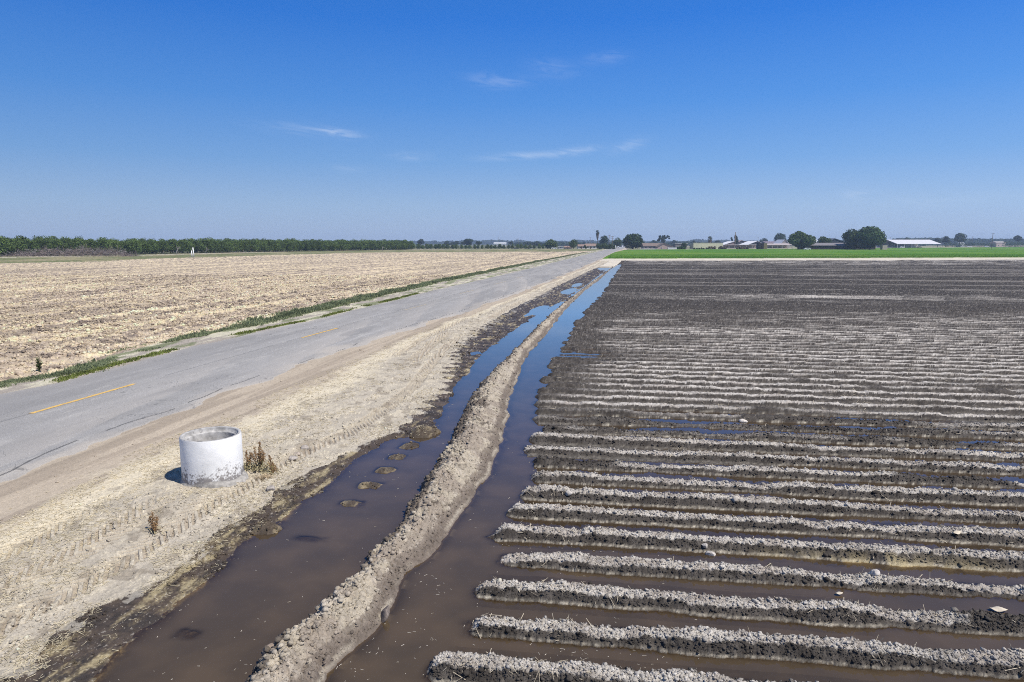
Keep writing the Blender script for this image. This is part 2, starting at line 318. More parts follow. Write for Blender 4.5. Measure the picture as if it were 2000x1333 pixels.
    U = Y + ROWM * X; ph = (ROW0 - U) / ROWD
    along = X - ROWM * Y
    ri = np.round(ph)
    ph = ph + (.09 * (vn(along * .4, ri, 190) - .5) + .05 * (vn(along * 2.4, ri, 191) - .5)) * (1 - .93 * sst(11, 20, dist))
    q = np.abs(ph - np.round(ph)) * .873; ri = np.round(ph)
    front = (ph - ri) > 0                                       # the side of the bed towards the camera
    rj = (hsh(ri.astype(np.int64), ri.astype(np.int64) * 0 + 5, 192) - .5)
    e = t - (fr + rj * .36 + (vn(s * 5, t * 5, 193) - .5) * .12)       # distance into the field from the ditch
    endf = sst(-.10, .30, e)
    sc_ = vn(along * 1.1, ri + .0, 194) - .5
    hw = .088 + .055 * (vn(along * 1.7, ri, 195) - .5) * (1 - .6 * sst(14, 24, dist)) + .055 * sst(13, 24, dist)
    S = 1 - sst(hw - .005, .345, q)
    cres = .112 + .05 * sc_ * (1 - .7 * sst(13, 22, dist)) + .07 * (fbm(along * .33, ri * 1.7, 215, 2) - .5) * (1 - .8 * sst(13, 22, dist)) - .03 * sst(.62, .8, vn(along * 2.1, ri * 1.0, 212))
    # how low the furrow bottoms lie: under water near the camera and in a shallow dip further off
    wet0 = np.interp(dist, [6, 8.5, 11.5, 13, 16, 24, 50], [-.048, -.040, -.016, .008, .024, .03, .03])
    dip = np.exp(-(((U - ROW0 - 6.05) / 1.55) ** 2) - ((X - 7.0) / 5.2) ** 4) + .8 * np.exp(-(((U - ROW0 - 6.3) / .5) ** 2) - ((X - 17) / 3.5) ** 4)  
    dip = dip + .6 * sst(.62, .7, vn(along * .16, ri * 1.0, 199)) * (dist < 14)
    wet0 = wet0 - .075 * np.clip(dip, 0, 1)
    cres = cres - .07 * np.clip(dip, 0, 1) * sst(.25, .6, vn(along * .5, ri, 196))
    famp = 1 - sst(42, 58, dist)
    lumpF = (1 - .8 * sst(12, 26, dist)) * (.036 * domes(X * 11, Y * 11, 197, .6) + .034 * domes(X * 26, Y * 26, 198, .8)) - .012 + .03 * (fbm(X * 3.2, Y * 3.2, 201, 3) - .5)
    zf = wet0 + (cres - wet0) * S * famp + (cres - wet0) * .55 * (1 - famp) + lumpF * (.25 + .75 * S)
    bedD = -.13 + .02 * (fbm(X * 2, Y * 2, 202, 3) - .5)
    dIn = sst(0, .3, t - br_)
    zf = np.where(e < 0, -.02 + (bedD + .02) * dIn * (1 - endf) , zf * endf + bedD * (1 - endf))
    zf = zf * 1.0
    dipF = np.exp(-(((U - ROW0 - 16.9) / 1.3) ** 2) - ((X - 2.5) / 1.5) ** 4) 
    zf = np.where(e > .05, zf - .078 * dipF, zf)
    # far end of the right ditch
    zf = zf + sst(sF - 3, sF + 1, s) * (e < .3) * .16
    # colours: dry crust on the crests, dark moist sides, pale salty line at the water
    py = 476 + F * HC / dist
    dryness = np.interp(py, [480, 509, 516, 520, 530, 538, 541, 562, 574, 579, 585, 592, 612, 630, 650, 690, 760, 830, 900, 2000],
                            [.38, .42, .34, .10, .14, .26, .12, .12, .18, .32, .32, .20, .24, .34, .42, .48, .48, .48, .72, .85])
    dn = dryness - .35 * sst(.62, .78, fbm(along * .5, ri * 3.3, 213, 3)) * (dist < 24) + .42 * (fbm(along * .06, U * .45, 203, 3) - .5) + .22 * (vn(along * .35, ri, 204) - .5)
    dn = dn - .5 * np.exp(-((t - fr) / 1.6) ** 2) * sst(14, 24, dist) - .25 * np.clip(dip, 0, 1)
    q = q + .09 * (spk - .5) * sst(13, 20, dist)
    crestm = (1 - sst(hw + .0, hw + .03, q - .03 * (grn - .5) - .04 * (fx - .5) + .035 * front * 0))
    crestm = np.where(front, crestm, 1 - sst(hw + .02, hw + .07, q - .04 * (fx - .5)))
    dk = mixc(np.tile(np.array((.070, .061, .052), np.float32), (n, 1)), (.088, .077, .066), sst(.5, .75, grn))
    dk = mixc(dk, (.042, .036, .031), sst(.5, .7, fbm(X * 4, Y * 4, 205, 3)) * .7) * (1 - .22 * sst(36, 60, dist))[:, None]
    dryc = mixc(np.tile(np.array((.43, .395, .345), np.float32), (n, 1)), (.32, .285, .245), sst(.45, .65, fx))
    dryc = mixc(dryc, (.52, .48, .43), (spk > .75) * .5)
    kf = crestm * famp + (1 - famp) * sst(.35, .75, .40 * vn(X * .9, Y * 1.4, 206) + .95 * fbm(along * .045, U * 1.15, 207, 3) - .12)
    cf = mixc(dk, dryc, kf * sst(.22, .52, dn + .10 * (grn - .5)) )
    # sprinkle of pale clods and stalks on the dark far field
    cf = mixc(cf, (.27, .245, .21), sst(.70, .95, spk) * sst(18, 30, dist) * .6)
    line = sst(.62, .72, vn(along * .02, U * .55 + 3, 209)) * sst(55, 70, dist)
    cf = mixc(cf, (.30, .27, .235), line * .35)
    f1 = np.exp(-((zf - .017 - .016 * (fx - .5)) / .012) ** 2) * (q > .12) * sst(.12, .3, q)
    hasw = (1 - sst(-.02, .012, wet0)) * (dist < 60) + .25 * (dist < 25)
    cf = mixc(cf, (.42, .375, .29), np.clip(f1 * hasw * (.2 + 1.5 * (grn - .2)) * (.5 + spk), 0, 1) * .9)
    brn = (zf < .006) & (e > -.4)
    cf = mixc(cf, (.060, .040, .022), brn * (1 - sst(-.05, .006, zf) * .3))
    cf = mixc(cf, (.055, .044, .036), ((e < .16) & (zf > .0)) * .6)
    cf *= (.74 + .52 * grn + sst(13, 22, dist) * .9 * (vn(X * 16, Y * 9, 214) - .5))[:, None]
    strawf = np.exp(-(((U - ROW0 + 1.25) / .16) ** 2) - ((X - 5.1) / 1.5) ** 4)
    cf = mixc(cf, (.55, .45, .25), strawf * sst(.35, .55, fx) * .9)
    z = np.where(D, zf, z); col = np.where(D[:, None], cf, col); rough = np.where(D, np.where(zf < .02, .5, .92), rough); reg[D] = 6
    # --- dirt track across the end of the field, and the dry end of the ditches
    T = ((t >= v1) | endv) & (Y >= fd(F_DK, th)) & (t > rr_)
    T = T | ((t >= v1) & (t < br_) & (s >= 133)) | ((t >= bl_) & (t < br_) & (s >= 134) & (Y < fd(F_DK, th) + 40))
    ct = np.tile(np.array((.56, .50, .40), np.float32), (n, 1)) * (.85 + .3 * vn(X * .8, Y * .8, 210))[:, None]
    cfar = mixc(np.tile(np.array((.30, .26, .19), np.float32), (n, 1)), (.17, .17, .09), sst(.42, .6, fbm(X * .006, Y * .015, 211, 3)))
    ct = np.where((Y > fd(F_GR, th))[:, None], cfar, ct)
    z = np.where(T, .16 + .02 * (mid - .5), z); col = np.where(T[:, None], ct, col); rough = np.where(T, .95, rough); reg[T] = 7
    band = T & (th > .25) & (Y > fd(F_GR, th) * 1.02) & (Y < fd(F_GR, th) * 1.10)
    col = np.where(band[:, None], np.array((.42, .38, .30), np.float32), col)
    # --- green crop
    Gm = (t > tc_(GRL, s)) & (Y > fd(F_PA, th)) & (Y < fd(F_GR, th)) & (t > rr_)
    gn = fbm(X * .03, Y * .012, 220, 4); g2 = vn(X * 2.0, Y * .35, 221)
    cc = mixc(np.tile(np.array((.075, .175, .014), np.float32), (n, 1)), (.105, .205, .018), sst(.4, .65, gn))
    cc = mixc(cc, (.045, .115, .018), sst(.55, .8, g2) * .6)
    cc = mixc(cc, (.20, .24, .06), sst(.60, .7, fbm(X * .02 + 9, Y * .07, 222, 3)) * .4)
    z = np.where(Gm, .30 + .10 * g2 + .06 * mid, z); col = np.where(Gm[:, None], cc, col); reg[Gm] = 8
    return z.astype(np.float32), np.clip(col, .01, .9).astype(np.float32), rough.astype(np.float32), reg
def zat(x, y):
    return float(terrain(np.array([x]), np.array([y]))[0][0])

# ------------------------------------------------------------------ materials
def newmat(name):
    m = bpy.data.materials.new(name); m.use_nodes = True; t = m.node_tree; t.nodes.clear()
    o = N(t, 'ShaderNodeOutputMaterial'); b = N(t, 'ShaderNodeBsdfPrincipled'); t.links.new(b.outputs[0], o.inputs[0])
    b.inputs['Specular IOR Level'].default_value = .10
    return m, t, b, o
def mat_soil():
    m, t, b, o = newmat('soil')
    at = N(t, 'ShaderNodeAttribute', attribute_name='Col'); ar = N(t, 'ShaderNodeAttribute', attribute_name='rough')
    g = N(t, 'ShaderNodeNewGeometry')
    n1 = N(t, 'ShaderNodeTexNoise'); n1.inputs['Scale'].default_value = 45; n1.inputs['Detail'].default_value = 5; n1.inputs['Roughness'].default_value = .7
    t.links.new(g.outputs['Position'], n1.inputs['Vector'])
    mr = N(t, 'ShaderNodeMapRange'); mr.inputs[1].default_value = .3; mr.inputs[2].default_value = .7; mr.inputs[3].default_value = .76; mr.inputs[4].default_value = 1.24
    t.links.new(n1.outputs[0], mr.inputs[0])
    v = N(t, 'ShaderNodeVectorMath', operation='SCALE'); t.links.new(at.outputs['Color'], v.inputs[0]); t.links.new(mr.outputs[0], v.inputs[3])
    t.links.new(v.outputs[0], b.inputs['Base Color']); t.links.new(ar.outputs['Fac'], b.inputs['Roughness'])
    bp = N(t, 'ShaderNodeBump'); bp.inputs['Distance'].default_value = .02; bp.inputs['Strength'].default_value = .7
    t.links.new(n1.outputs[0], bp.inputs['Height']); t.links.new(bp.outputs[0], b.inputs['Normal'])
    return m
def mat_basic(name, col, rough=.8, var=.25, scale=6.0, metal=0.0, bump=0.0, rand=False, trans=0.0, wear=None, wscale=4.0, wlo=.55, whi=.62):
    m, t, b, o = newmat(name)
    tcn = N(t, 'ShaderNodeTexCoord'); n1 = N(t, 'ShaderNodeTexNoise'); n1.inputs['Scale'].default_value = scale; n1.inputs['Detail'].default_value = 5
    t.links.new(tcn.outputs['Object'], n1.inputs['Vector'])
    mr = N(t, 'ShaderNodeMapRange'); mr.inputs[1].default_value = .3; mr.inputs[2].default_value = .7; mr.inputs[3].default_value = 1 - var; mr.inputs[4].default_value = 1 + var
    t.links.new(n1.outputs[0], mr.inputs[0])
    v = N(t, 'ShaderNodeVectorMath', operation='SCALE'); v.inputs[0].default_value = col; t.links.new(mr.outputs[0], v.inputs[3])
    outc = v.outputs[0]
    if rand:
        oi = N(t, 'ShaderNodeObjectInfo'); m2 = N(t, 'ShaderNodeMapRange'); m2.inputs[3].default_value = .75; m2.inputs[4].default_value = 1.25
        t.links.new(oi.outputs['Random'], m2.inputs[0]); v2 = N(t, 'ShaderNodeVectorMath', operation='SCALE')
        t.links.new(outc, v2.inputs[0]); t.links.new(m2.outputs[0], v2.inputs[3]); outc = v2.outputs[0]
    if wear is not None:
        n2 = N(t, 'ShaderNodeTexNoise'); n2.inputs['Scale'].default_value = wscale; n2.inputs['Detail'].default_value = 8; n2.inputs['Roughness'].default_value = .7
        t.links.new(tcn.outputs['Object'], n2.inputs['Vector'])
        m3 = N(t, 'ShaderNodeMapRange'); m3.inputs[1].default_value = wlo; m3.inputs[2].default_value = whi; t.links.new(n2.outputs[0], m3.inputs[0])
        mx = N(t, 'ShaderNodeMix', data_type='RGBA'); t.links.new(m3.outputs[0], mx.inputs[0]); t.links.new(outc, mx.inputs[6]); mx.inputs[7].default_value = (*wear, 1); outc = mx.outputs[2]
    t.links.new(outc, b.inputs['Base Color']); b.inputs['Roughness'].default_value = rough; b.inputs['Metallic'].default_value = metal
    if bump:
        bp = N(t, 'ShaderNodeBump'); bp.inputs['Distance'].default_value = bump; t.links.new(n1.outputs[0], bp.inputs['Height']); t.links.new(bp.outputs[0], b.inputs['Normal'])
    if trans:
        tr = N(t, 'ShaderNodeBsdfTranslucent'); t.links.new(outc, tr.inputs[0]); ms = N(t, 'ShaderNodeMixShader'); ms.inputs[0].default_value = trans
        t.links.new(b.outputs[0], ms.inputs[1]); t.links.new(tr.outputs[0], ms.inputs[2]); t.links.new(ms.outputs[0], o.inputs[0])
    return m
M_SOIL = mat_soil()

# ------------------------------------------------------------------ the ground, one sheet cut into its regions
def mesh_from(name, V, Fc, mat, smooth=True, parent=None):
    me = bpy.data.meshes.new(name); nv = len(V); nf = len(Fc); k = Fc.shape[1]
    me.vertices.add(nv); me.vertices.foreach_set('co', np.ascontiguousarray(V, np.float32).ravel())
    me.loops.add(nf * k); me.loops.foreach_set('vertex_index', np.ascontiguousarray(Fc, np.int32).ravel())
    me.polygons.add(nf); me.polygons.foreach_set('loop_start', np.arange(0, nf * k, k, dtype=np.int32))
    try: me.polygons.foreach_set('loop_total', np.full(nf, k, np.int32))
    except Exception: pass
    if smooth: me.polygons.foreach_set('use_smooth', np.ones(nf, bool))
    me.update(calc_edges=True); me.materials.append(mat)
    o = bpy.data.objects.new(name, me); C.objects.link(o)
    if parent: o.parent = parent
    return o
pys = np.concatenate([np.arange(1440, 1300, -2.0), np.arange(1300, 560, -1.15), np.arange(560, 496, -.55), np.arange(496, 480, -.28)])
ys = G(1000, pys, .15)[1]
ys = np.concatenate([[-40, -20, -10, -6], np.arange(-4, float(ys[0]) - .05, .06), ys, ys[-1] * np.array([1.15, 1.4, 1.8, 2.4, 3.5, 5.5, 9])])
ths = np.concatenate([[-2.6, -1.7, -1.3], np.linspace(-1.2, -.80, 160), np.linspace(-.80, .80, 1750)[1:-1], np.linspace(.80, 1.2, 160), [1.3, 1.7, 2.6]])
TH, YY = np.meshgrid(ths, ys)
Yw = YY; XX = TH * np.maximum(YY, 6.0)
nr, nc = XX.shape
Z, COL, RG, REG = terrain(XX.ravel(), YY.ravel())
# nothing pokes up beneath the camera
V = np.stack([XX.ravel(), YY.ravel(), Z], 1)
idx = (np.arange(nr - 1)[:, None] * nc + np.arange(nc - 1)[None, :]).ravel()
FC = np.stack([idx, idx + 1, idx + nc + 1, idx + nc], 1)
def submesh(name, facesel):
    f = FC[facesel]; u, inv = np.unique(f, return_inverse=True)
    o = mesh_from(name, V[u], inv.reshape(f.shape), M_SOIL)
    a = o.data.color_attributes.new('Col', 'FLOAT_COLOR', 'POINT')
    a.data.foreach_set('color', np.concatenate([COL[u], np.ones((len(u), 1), np.float32)], 1).ravel())
    r = o.data.attributes.new('rough', 'FLOAT', 'POINT'); r.data.foreach_set('value', RG[u])
    o['kind'] = 'structure'
    return o
fr_ = REG[FC[:, 0]]
for rid, nm in ((0, 'ground'), (1, 'stubble_field'), (2, 'grass_strip'), (3, 'dirt_verge'), (4, 'road'), (5, 'earth_berm'), (6, 'furrowed_field'), (7, 'dirt_track'), (8, 'green_field')):
    if (fr_ == rid).any(): submesh(nm, fr_ == rid)

# ------------------------------------------------------------------ water
def water():
    m = bpy.data.materials.new('muddy_water'); m.use_nodes = True; t = m.node_tree; t.nodes.clear()
    o = N(t, 'ShaderNodeOutputMaterial')
    at = N(t, 'ShaderNodeAttribute', attribute_name='depth')
    e = N(t, 'ShaderNodeMath', operation='MULTIPLY'); e.inputs[1].default_value = -34; t.links.new(at.outputs['Fac'], e.inputs[0])
    ex = N(t, 'ShaderNodeMath', operation='EXPONENT'); t.links.new(e.outputs[0], ex.inputs[0])
    om = N(t, 'ShaderNodeMath', operation='SUBTRACT', use_clamp=True); om.inputs[0].default_value = 1; t.links.new(ex.outputs[0], om.inputs[1])
    g = N(t, 'ShaderNodeNewGeometry')
    n1 = N(t, 'ShaderNodeTexNoise'); n1.inputs['Scale'].default_value = 1.3; n1.inputs['Detail'].default_value = 4; t.links.new(g.outputs['Position'], n1.inputs['Vector'])
    cr = N(t, 'ShaderNodeMix', data_type='RGBA'); cr.inputs[6].default_value = (.066, .048, .030, 1); cr.inputs[7].default_value = (.088, .062, .037, 1)
    mr = N(t, 'ShaderNodeMapRange'); mr.inputs[1].default_value = .4; mr.inputs[2].default_value = .65; t.links.new(n1.outputs[0], mr.inputs[0]); t.links.new(mr.outputs[0], cr.inputs[0])
    df = N(t, 'ShaderNodeBsdfDiffuse'); t.links.new(cr.outputs[2], df.inputs[0])
    tr = N(t, 'ShaderNodeBsdfTransparent'); tr.inputs[0].default_value = (.74, .67, .56, 1)
    m1 = N(t, 'ShaderNodeMixShader'); t.links.new(om.outputs[0], m1.inputs[0]); t.links.new(tr.outputs[0], m1.inputs[1]); t.links.new(df.outputs[0], m1.inputs[2])
    gl = N(t, 'ShaderNodeBsdfGlossy'); gl.inputs['Roughness'].default_value = .012
    n2 = N(t, 'ShaderNodeTexNoise'); n2.inputs['Scale'].default_value = 9; n2.inputs['Detail'].default_value = 3; t.links.new(g.outputs['Position'], n2.inputs['Vector'])
    bp = N(t, 'ShaderNodeBump'); bp.inputs['Distance'].default_value = .0012; bp.inputs['Strength'].default_value = .6; t.links.new(n2.outputs[0], bp.inputs['Height'])
    t.links.new(bp.outputs[0], gl.inputs['Normal'])
    fr = N(t, 'ShaderNodeFresnel'); fr.inputs[0].default_value = 1.34; t.links.new(bp.outputs[0], fr.inputs['Normal'])
    m2 = N(t, 'ShaderNodeMixShader'); f2 = N(t, 'ShaderNodeMath', operation='MULTIPLY'); t.links.new(fr.outputs[0], f2.inputs[0]); t.links.new(fr.outputs[0], f2.inputs[1]); fm = N(t, 'ShaderNodeMath', operation='MULTIPLY_ADD', use_clamp=True); fm.inputs[1].default_value = 1.6; t.links.new(f2.outputs[0], fm.inputs[0]); t.links.new(fr.outputs[0], fm.inputs[2]); t.links.new(fm.outputs[0], m2.inputs[0]); t.links.new(m1.outputs[0], m2.inputs[1]); t.links.new(gl.outputs[0], m2.inputs[2])
    t.links.new(m2.outputs[0], o.inputs[0])
    zz = Z.reshape(nr, nc)
    low = ((zz[:-1, :-1] < .004) | (zz[1:, :-1] < .004) | (zz[:-1, 1:] < .004) | (zz[1:, 1:] < .004)) & (YY[:-1, :-1] < 170)
    sel = low.ravel(); f = FC[sel]; u, inv = np.unique(f, return_inverse=True)
    Vw = V[u].copy(); Vw[:, 2] = 0.0
    ob = mesh_from('water', Vw, inv.reshape(f.shape), m)
    a = ob.data.attributes.new('depth', 'FLOAT', 'POINT'); a.data.foreach_set('value', np.clip(-Z[u], 0, 1).astype(np.float32))
    ob['kind'] = 'structure'
water()

# ------------------------------------------------------------------ building blocks for things
class MB:
    def __init__(s): s.v = []; s.f = []
    def add(s, vs, fs):
        b = len(s.v); s.v += [tuple(map(float, p)) for p in vs]; s.f += [tuple(b + i for i in q) for q in fs]; return s
    def box(s, x0, x1, y0, y1, z0, z1):
        return s.add([(x0, y0, z0), (x1, y0, z0), (x1, y1, z0), (x0, y1, z0), (x0, y0, z1), (x1, y0, z1), (x1, y1, z1), (x0, y1, z1)],
                     [(0, 3, 2, 1), (4, 5, 6, 7), (0, 1, 5, 4), (1, 2, 6, 5), (2, 3, 7, 6), (3, 0, 4, 7)])
    def tube(s, pts, rad, n=7, cap=True):
        pts = [Vector(p) for p in pts]; rings = []
        for i, p in enumerate(pts):
            d = (pts[min(i + 1, len(pts) - 1)] - pts[max(i - 1, 0)]).normalized()
            a = d.orthogonal().normalized(); b = d.cross(a); r = rad[i] if isinstance(rad, (list, tuple)) else rad
            rings.append([p + (a * math.cos(2 * math.pi * k / n) + b * math.sin(2 * math.pi * k / n)) * r for k in range(n)])
        b0 = len(s.v); vs = [q for r in rings for q in r]; fs = []
        for i in range(len(pts) - 1):
            for k in range(n): fs.append((i * n + k, i * n + (k + 1) % n, (i + 1) * n + (k + 1) % n, (i + 1) * n + k))
        if cap: fs.append(tuple(range(n))[::-1]); fs.append(tuple((len(pts) - 1) * n + k for k in range(n)))
        return s.add(vs, fs)
    def lathe(s, prof, n=64):
        vs = []; fs = []
        for (r, z) in prof:
            for k in range(n): vs.append((r * math.cos(2 * math.pi * k / n), r * math.sin(2 * math.pi * k / n), z))
        for i in range(len(prof) - 1):
            for k in range(n): fs.append((i * n + k, i * n + (k + 1) % n, (i + 1) * n + (k + 1) % n, (i + 1) * n + k))
        return s.add(vs, fs)
    def build(s, name, mat, parent=None, smooth=False):
        me = bpy.data.meshes.new(name); me.from_pydata(s.v, [], s.f); me.update(); me.materials.append(mat)
        if smooth:
            for p in me.polygons: p.use_smooth = True
        o = bpy.data.objects.new(name, me); C.objects.link(o)
        if parent: o.parent = parent
        return o
def tag(o, label=None, cat=None, group=None, kind=None):
    if label: o['label'] = label
    if cat: o['category'] = cat
    if group: o['group'] = group
    if kind: o['kind'] = kind
    return o
def empty(name, loc, label, cat, group=None, rz=0):
    o = bpy.data.objects.new(name, None); C.objects.link(o); o.location = loc; o.rotation_euler = (0, 0, rz); o.empty_display_size = .2
    return tag(o, label, cat, group)
def copy_tree(o, parent=None):
    c = o.copy(); C.objects.link(c); c.parent = parent
    for ch in [x for x in bpy.data.objects if x.parent == o and x != c]: copy_tree(ch, c)
    return c
def depthY(py, z=.15): return float(G(1000, py, z)[1])
def topz(py, Y): return HC + Y * math.tan(math.atan((666.5 - py) / F) - PITCH)
def xat(px, Y, z=.5): return (px - 1000) / F * (Y * math.cos(PITCH) + (HC - z) * math.sin(PITCH))

# ------------------------------------------------------------------ loose soil, straw and floating bits
ICO = None
def ico():
    p = (1 + 5 ** .5) / 2
    v = np.array([(-1, p, 0), (1, p, 0), (-1, -p, 0), (1, -p, 0), (0, -1, p), (0, 1, p), (0, -1, -p), (0, 1, -p), (p, 0, -1), (p, 0, 1), (-p, 0, -1), (-p, 0, 1)], float)
    v /= np.linalg.norm(v[0])
    f = np.array([(0, 11, 5), (0, 5, 1), (0, 1, 7), (0, 7, 10), (0, 10, 11), (1, 5, 9), (5, 11, 4), (11, 10, 2), (10, 7, 6), (7, 1, 8), (3, 9, 4), (3, 4, 2), (3, 2, 6), (3, 6, 8), (3, 8, 9), (4, 9, 5), (2, 4, 11), (6, 2, 10), (8, 6, 7), (9, 8, 1)])
    return v, f
IV, IF = ico()
def clods(name, x, y, r, zoff=0.25, tint=1.0, flat=.75):
    n = len(x); z, col, rg, reg = terrain(x, y)
    sc3 = r[:, None] * (.7 + .6 * rng.random((n, 3))); sc3[:, 2] *= flat
    a = rng.random(n) * 6.283; ca, sa = np.cos(a), np.sin(a)
    P = IV[None] * (1 + .9 * (rng.random((n, 12, 1)) - .5)) * sc3[:, None, :]
    Xr = P[..., 0] * ca[:, None] - P[..., 1] * sa[:, None] + x[:, None]; Yr = P[..., 0] * sa[:, None] + P[..., 1] * ca[:, None] + y[:, None]
    Zr = P[..., 2] + (z + r * zoff)[:, None]
    V = np.stack([Xr, Yr, Zr], -1).reshape(-1, 3); Fa = (IF[None] + (np.arange(n) * 12)[:, None, None]).reshape(-1, 3)
    o = mesh_from(name, V, Fa, M_SOIL, smooth=False)
    cc = np.clip(np.repeat(col * tint * (.85 + .35 * rng.random((n, 1))), 12, 0), .02, .6)
    at = o.data.color_attributes.new('Col', 'FLOAT_COLOR', 'POINT'); at.data.foreach_set('color', np.concatenate([cc, np.ones((len(cc), 1))], 1).astype(np.float32).ravel())
    rr = o.data.attributes.new('rough', 'FLOAT', 'POINT'); rr.data.foreach_set('value', np.full(len(cc), .95, np.float32))
    return o
def sample(n, y0, y1, th0=-.84, th1=.84, pw=0):
    Y = y0 * (y1 / y0) ** rng.random(n); return rng.uniform(th0, th1, n) * Y, Y
# clods on the crests and in the field
X, Y = sample(330000, 6.2, 18, -.25, .84); z, col, rg, reg = terrain(X, Y)
U = Y + ROWM * X; q = np.abs((ROW0 - U) / ROWD - np.round((ROW0 - U) / ROWD)) * .873
k = (reg == 6) & (z > .035) & (rng.random(len(X)) < np.where(q < .10, .75, .55)) & (Y < 17)
X, Y = X[k], Y[k]; r = (.005 + .018 * rng.random(len(X)) ** 6) * (1 + .03 * np.clip(Y - 10, 0, 12)); r[rng.random(len(X)) < .05] *= 1.7; r[rng.random(len(X)) < .01] *= 1.6
tag(clods('soil_clods', X, Y, r), kind='stuff')
# berm clods
X, Y = sample(260000, 6.0, 60, -.5, .12); z, col, rg, reg = terrain(X, Y); k = (reg == 5) & (z > .02)
X, Y = X[k], Y[k]; s_, t_ = ST(X, Y); vv = (t_ - tc_(BLc, s_)) / np.maximum(tc_(BRc, s_) - tc_(BLc, s_), .2)
kk = rng.random(len(X)) < np.where(vv < .5, .75, .30); X, Y, vv = X[kk], Y[kk], vv[kk]
r = (.006 + .034 * rng.random(len(X)) ** 8 * np.where(vv < .5, 1.2, .6)) * (1 + .02 * np.clip(Y - 10, 0, 40))
tag(clods('berm_clods', X, Y, r, tint=1.03), kind='stuff')
# crumbs on the verge
X, Y = sample(150000, 6.3, 45, -.84, .05); z, col, rg, reg = terrain(X, Y); s_, t_ = ST(X, Y)
w = (t_ - tc_(RR, s_)) / np.maximum(tc_(V1, s_) - tc_(RR, s_), .3)
k = (reg == 3) & (t_ > tc_(RR, s_)) & (rng.random(len(X)) < .01 + .45 * sst(.45, .8, w) * sst(.42, .62, fbm(X * 1.3, Y * 1.3, 301, 4))) & (z > .0)
X, Y = X[k], Y[k]; r = (.006 + .022 * rng.random(len(X)) ** 4) * (1 + .03 * np.clip(Y - 10, 0, 30))
tag(clods('verge_crumbs', X, Y, r, tint=1.02), kind='stuff')
# clods of the stubble field
X, Y = sample(170000, 16, 95, -.84, -.05); z, col, rg, reg = terrain(X, Y)
k = (reg == 1) & (rng.random(len(X)) < .15 + .85 * sst(.42, .6, fbm(X * .9, Y * .9, 302, 4)))
X, Y = X[k], Y[k]; r = (.022 + .060 * rng.random(len(X)) ** 4) * (1 + .006 * Y)
tag(clods('field_clods', X, Y, r, tint=1.08), kind='stuff')

def sticks(name, x, y, z, ln, wd, mat, lift=.15):
    n = len(x); a = rng.random(n) * 6.283; el_ = rng.normal(0, lift, n)
    d = np.stack([np.cos(a) * np.cos(el_), np.sin(a) * np.cos(el_), np.sin(el_)], 1); p = np.stack([-np.sin(a), np.cos(a), np.zeros(n)], 1); u = np.cross(d, p)
    c = np.stack([x, y, z], 1); out = []
    for e in (-.5, .5):
        for k3 in range(3):
            g = 2 * math.pi * k3 / 3
            out.append(c + d * (ln * e)[:, None] + (p * math.cos(g) + u * math.sin(g)) * (wd * (1 if e < 0 else .6))[:, None])
    V = np.stack(out, 1).reshape(-1, 3); b = np.arange(n)[:, None] * 6
    Fa = np.concatenate([b + np.array([[0, 1, 4, 3]]), b + np.array([[1, 2, 5, 4]]), b + np.array([[2, 0, 3, 5]])], 0)
    return mesh_from(name, V, Fa, mat, smooth=False)
M_STRAW = mat_basic('straw', (.58, .50, .34), .8, .3, 3.0)
M_STALK = mat_basic('dry_stalk', (.50, .43, .32), .8, .3, 5.0)
X, Y = sample(120000, 6.3, 45, -.84, .05); z, col, rg, reg = terrain(X, Y); s_, t_ = ST(X, Y); w = (t_ - tc_(RR, s_)) / np.maximum(tc_(V1, s_) - tc_(RR, s_), .3)
pat = fbm(s_ * 1.2, t_ * 2.6, 303, 4)
k = (reg == 3) & (w > .22) & (z > .004) & (rng.random(len(X)) < np.where(z < .05, .13, 1) * sst(.46, .60, pat + .22 * np.exp(-((w - .4) / .13) ** 2)) * .8)
X, Y, z = X[k], Y[k], z[k]
tag(sticks('straw_litter', X, Y, z + .008, .03 + .06 * rng.random(len(X)), (.0025 + .0015 * rng.random(len(X))) * (1 + .05 * np.clip(Y - 8, 0, 30)), M_STRAW, .2), kind='stuff')
X, Y = sample(26000, 6.2, 32, -.2, .84); z, col, rg, reg = terrain(X, Y); k = (reg == 6) & (z > .01) & (rng.random(len(X)) < .02 + .26 * sst(.5, .7, fbm(X * .5, Y * .5, 304, 3)))
X, Y, z = X[k], Y[k], z[k]
tag(sticks('stalk_litter', X, Y, z + .02, .05 + .14 * rng.random(len(X)) ** 2, (.003 + .003 * rng.random(len(X))) * (1 + .05 * np.clip(Y - 8, 0, 30)), M_STALK, .6), kind='stuff')
M_BIT = mat_basic('floating_straw', (.55, .50, .42), .7, .2, 4.0)
X, Y = sample(12000, 6.2, 20, -.7, .3); z, col, rg, reg = terrain(X, Y); k = (z < -.02) & (rng.random(len(X)) < .03 + .22 * sst(.5, .75, fbm(X * .9, Y * .6, 305, 4)))
X, Y = X[k], Y[k]
tag(sticks('floating_straw', X, Y, np.full(len(X), .003), .012 + .04 * rng.random(len(X)) ** 2, .0022 + .002 * rng.random(len(X)), M_BIT, 0.02), kind='stuff')

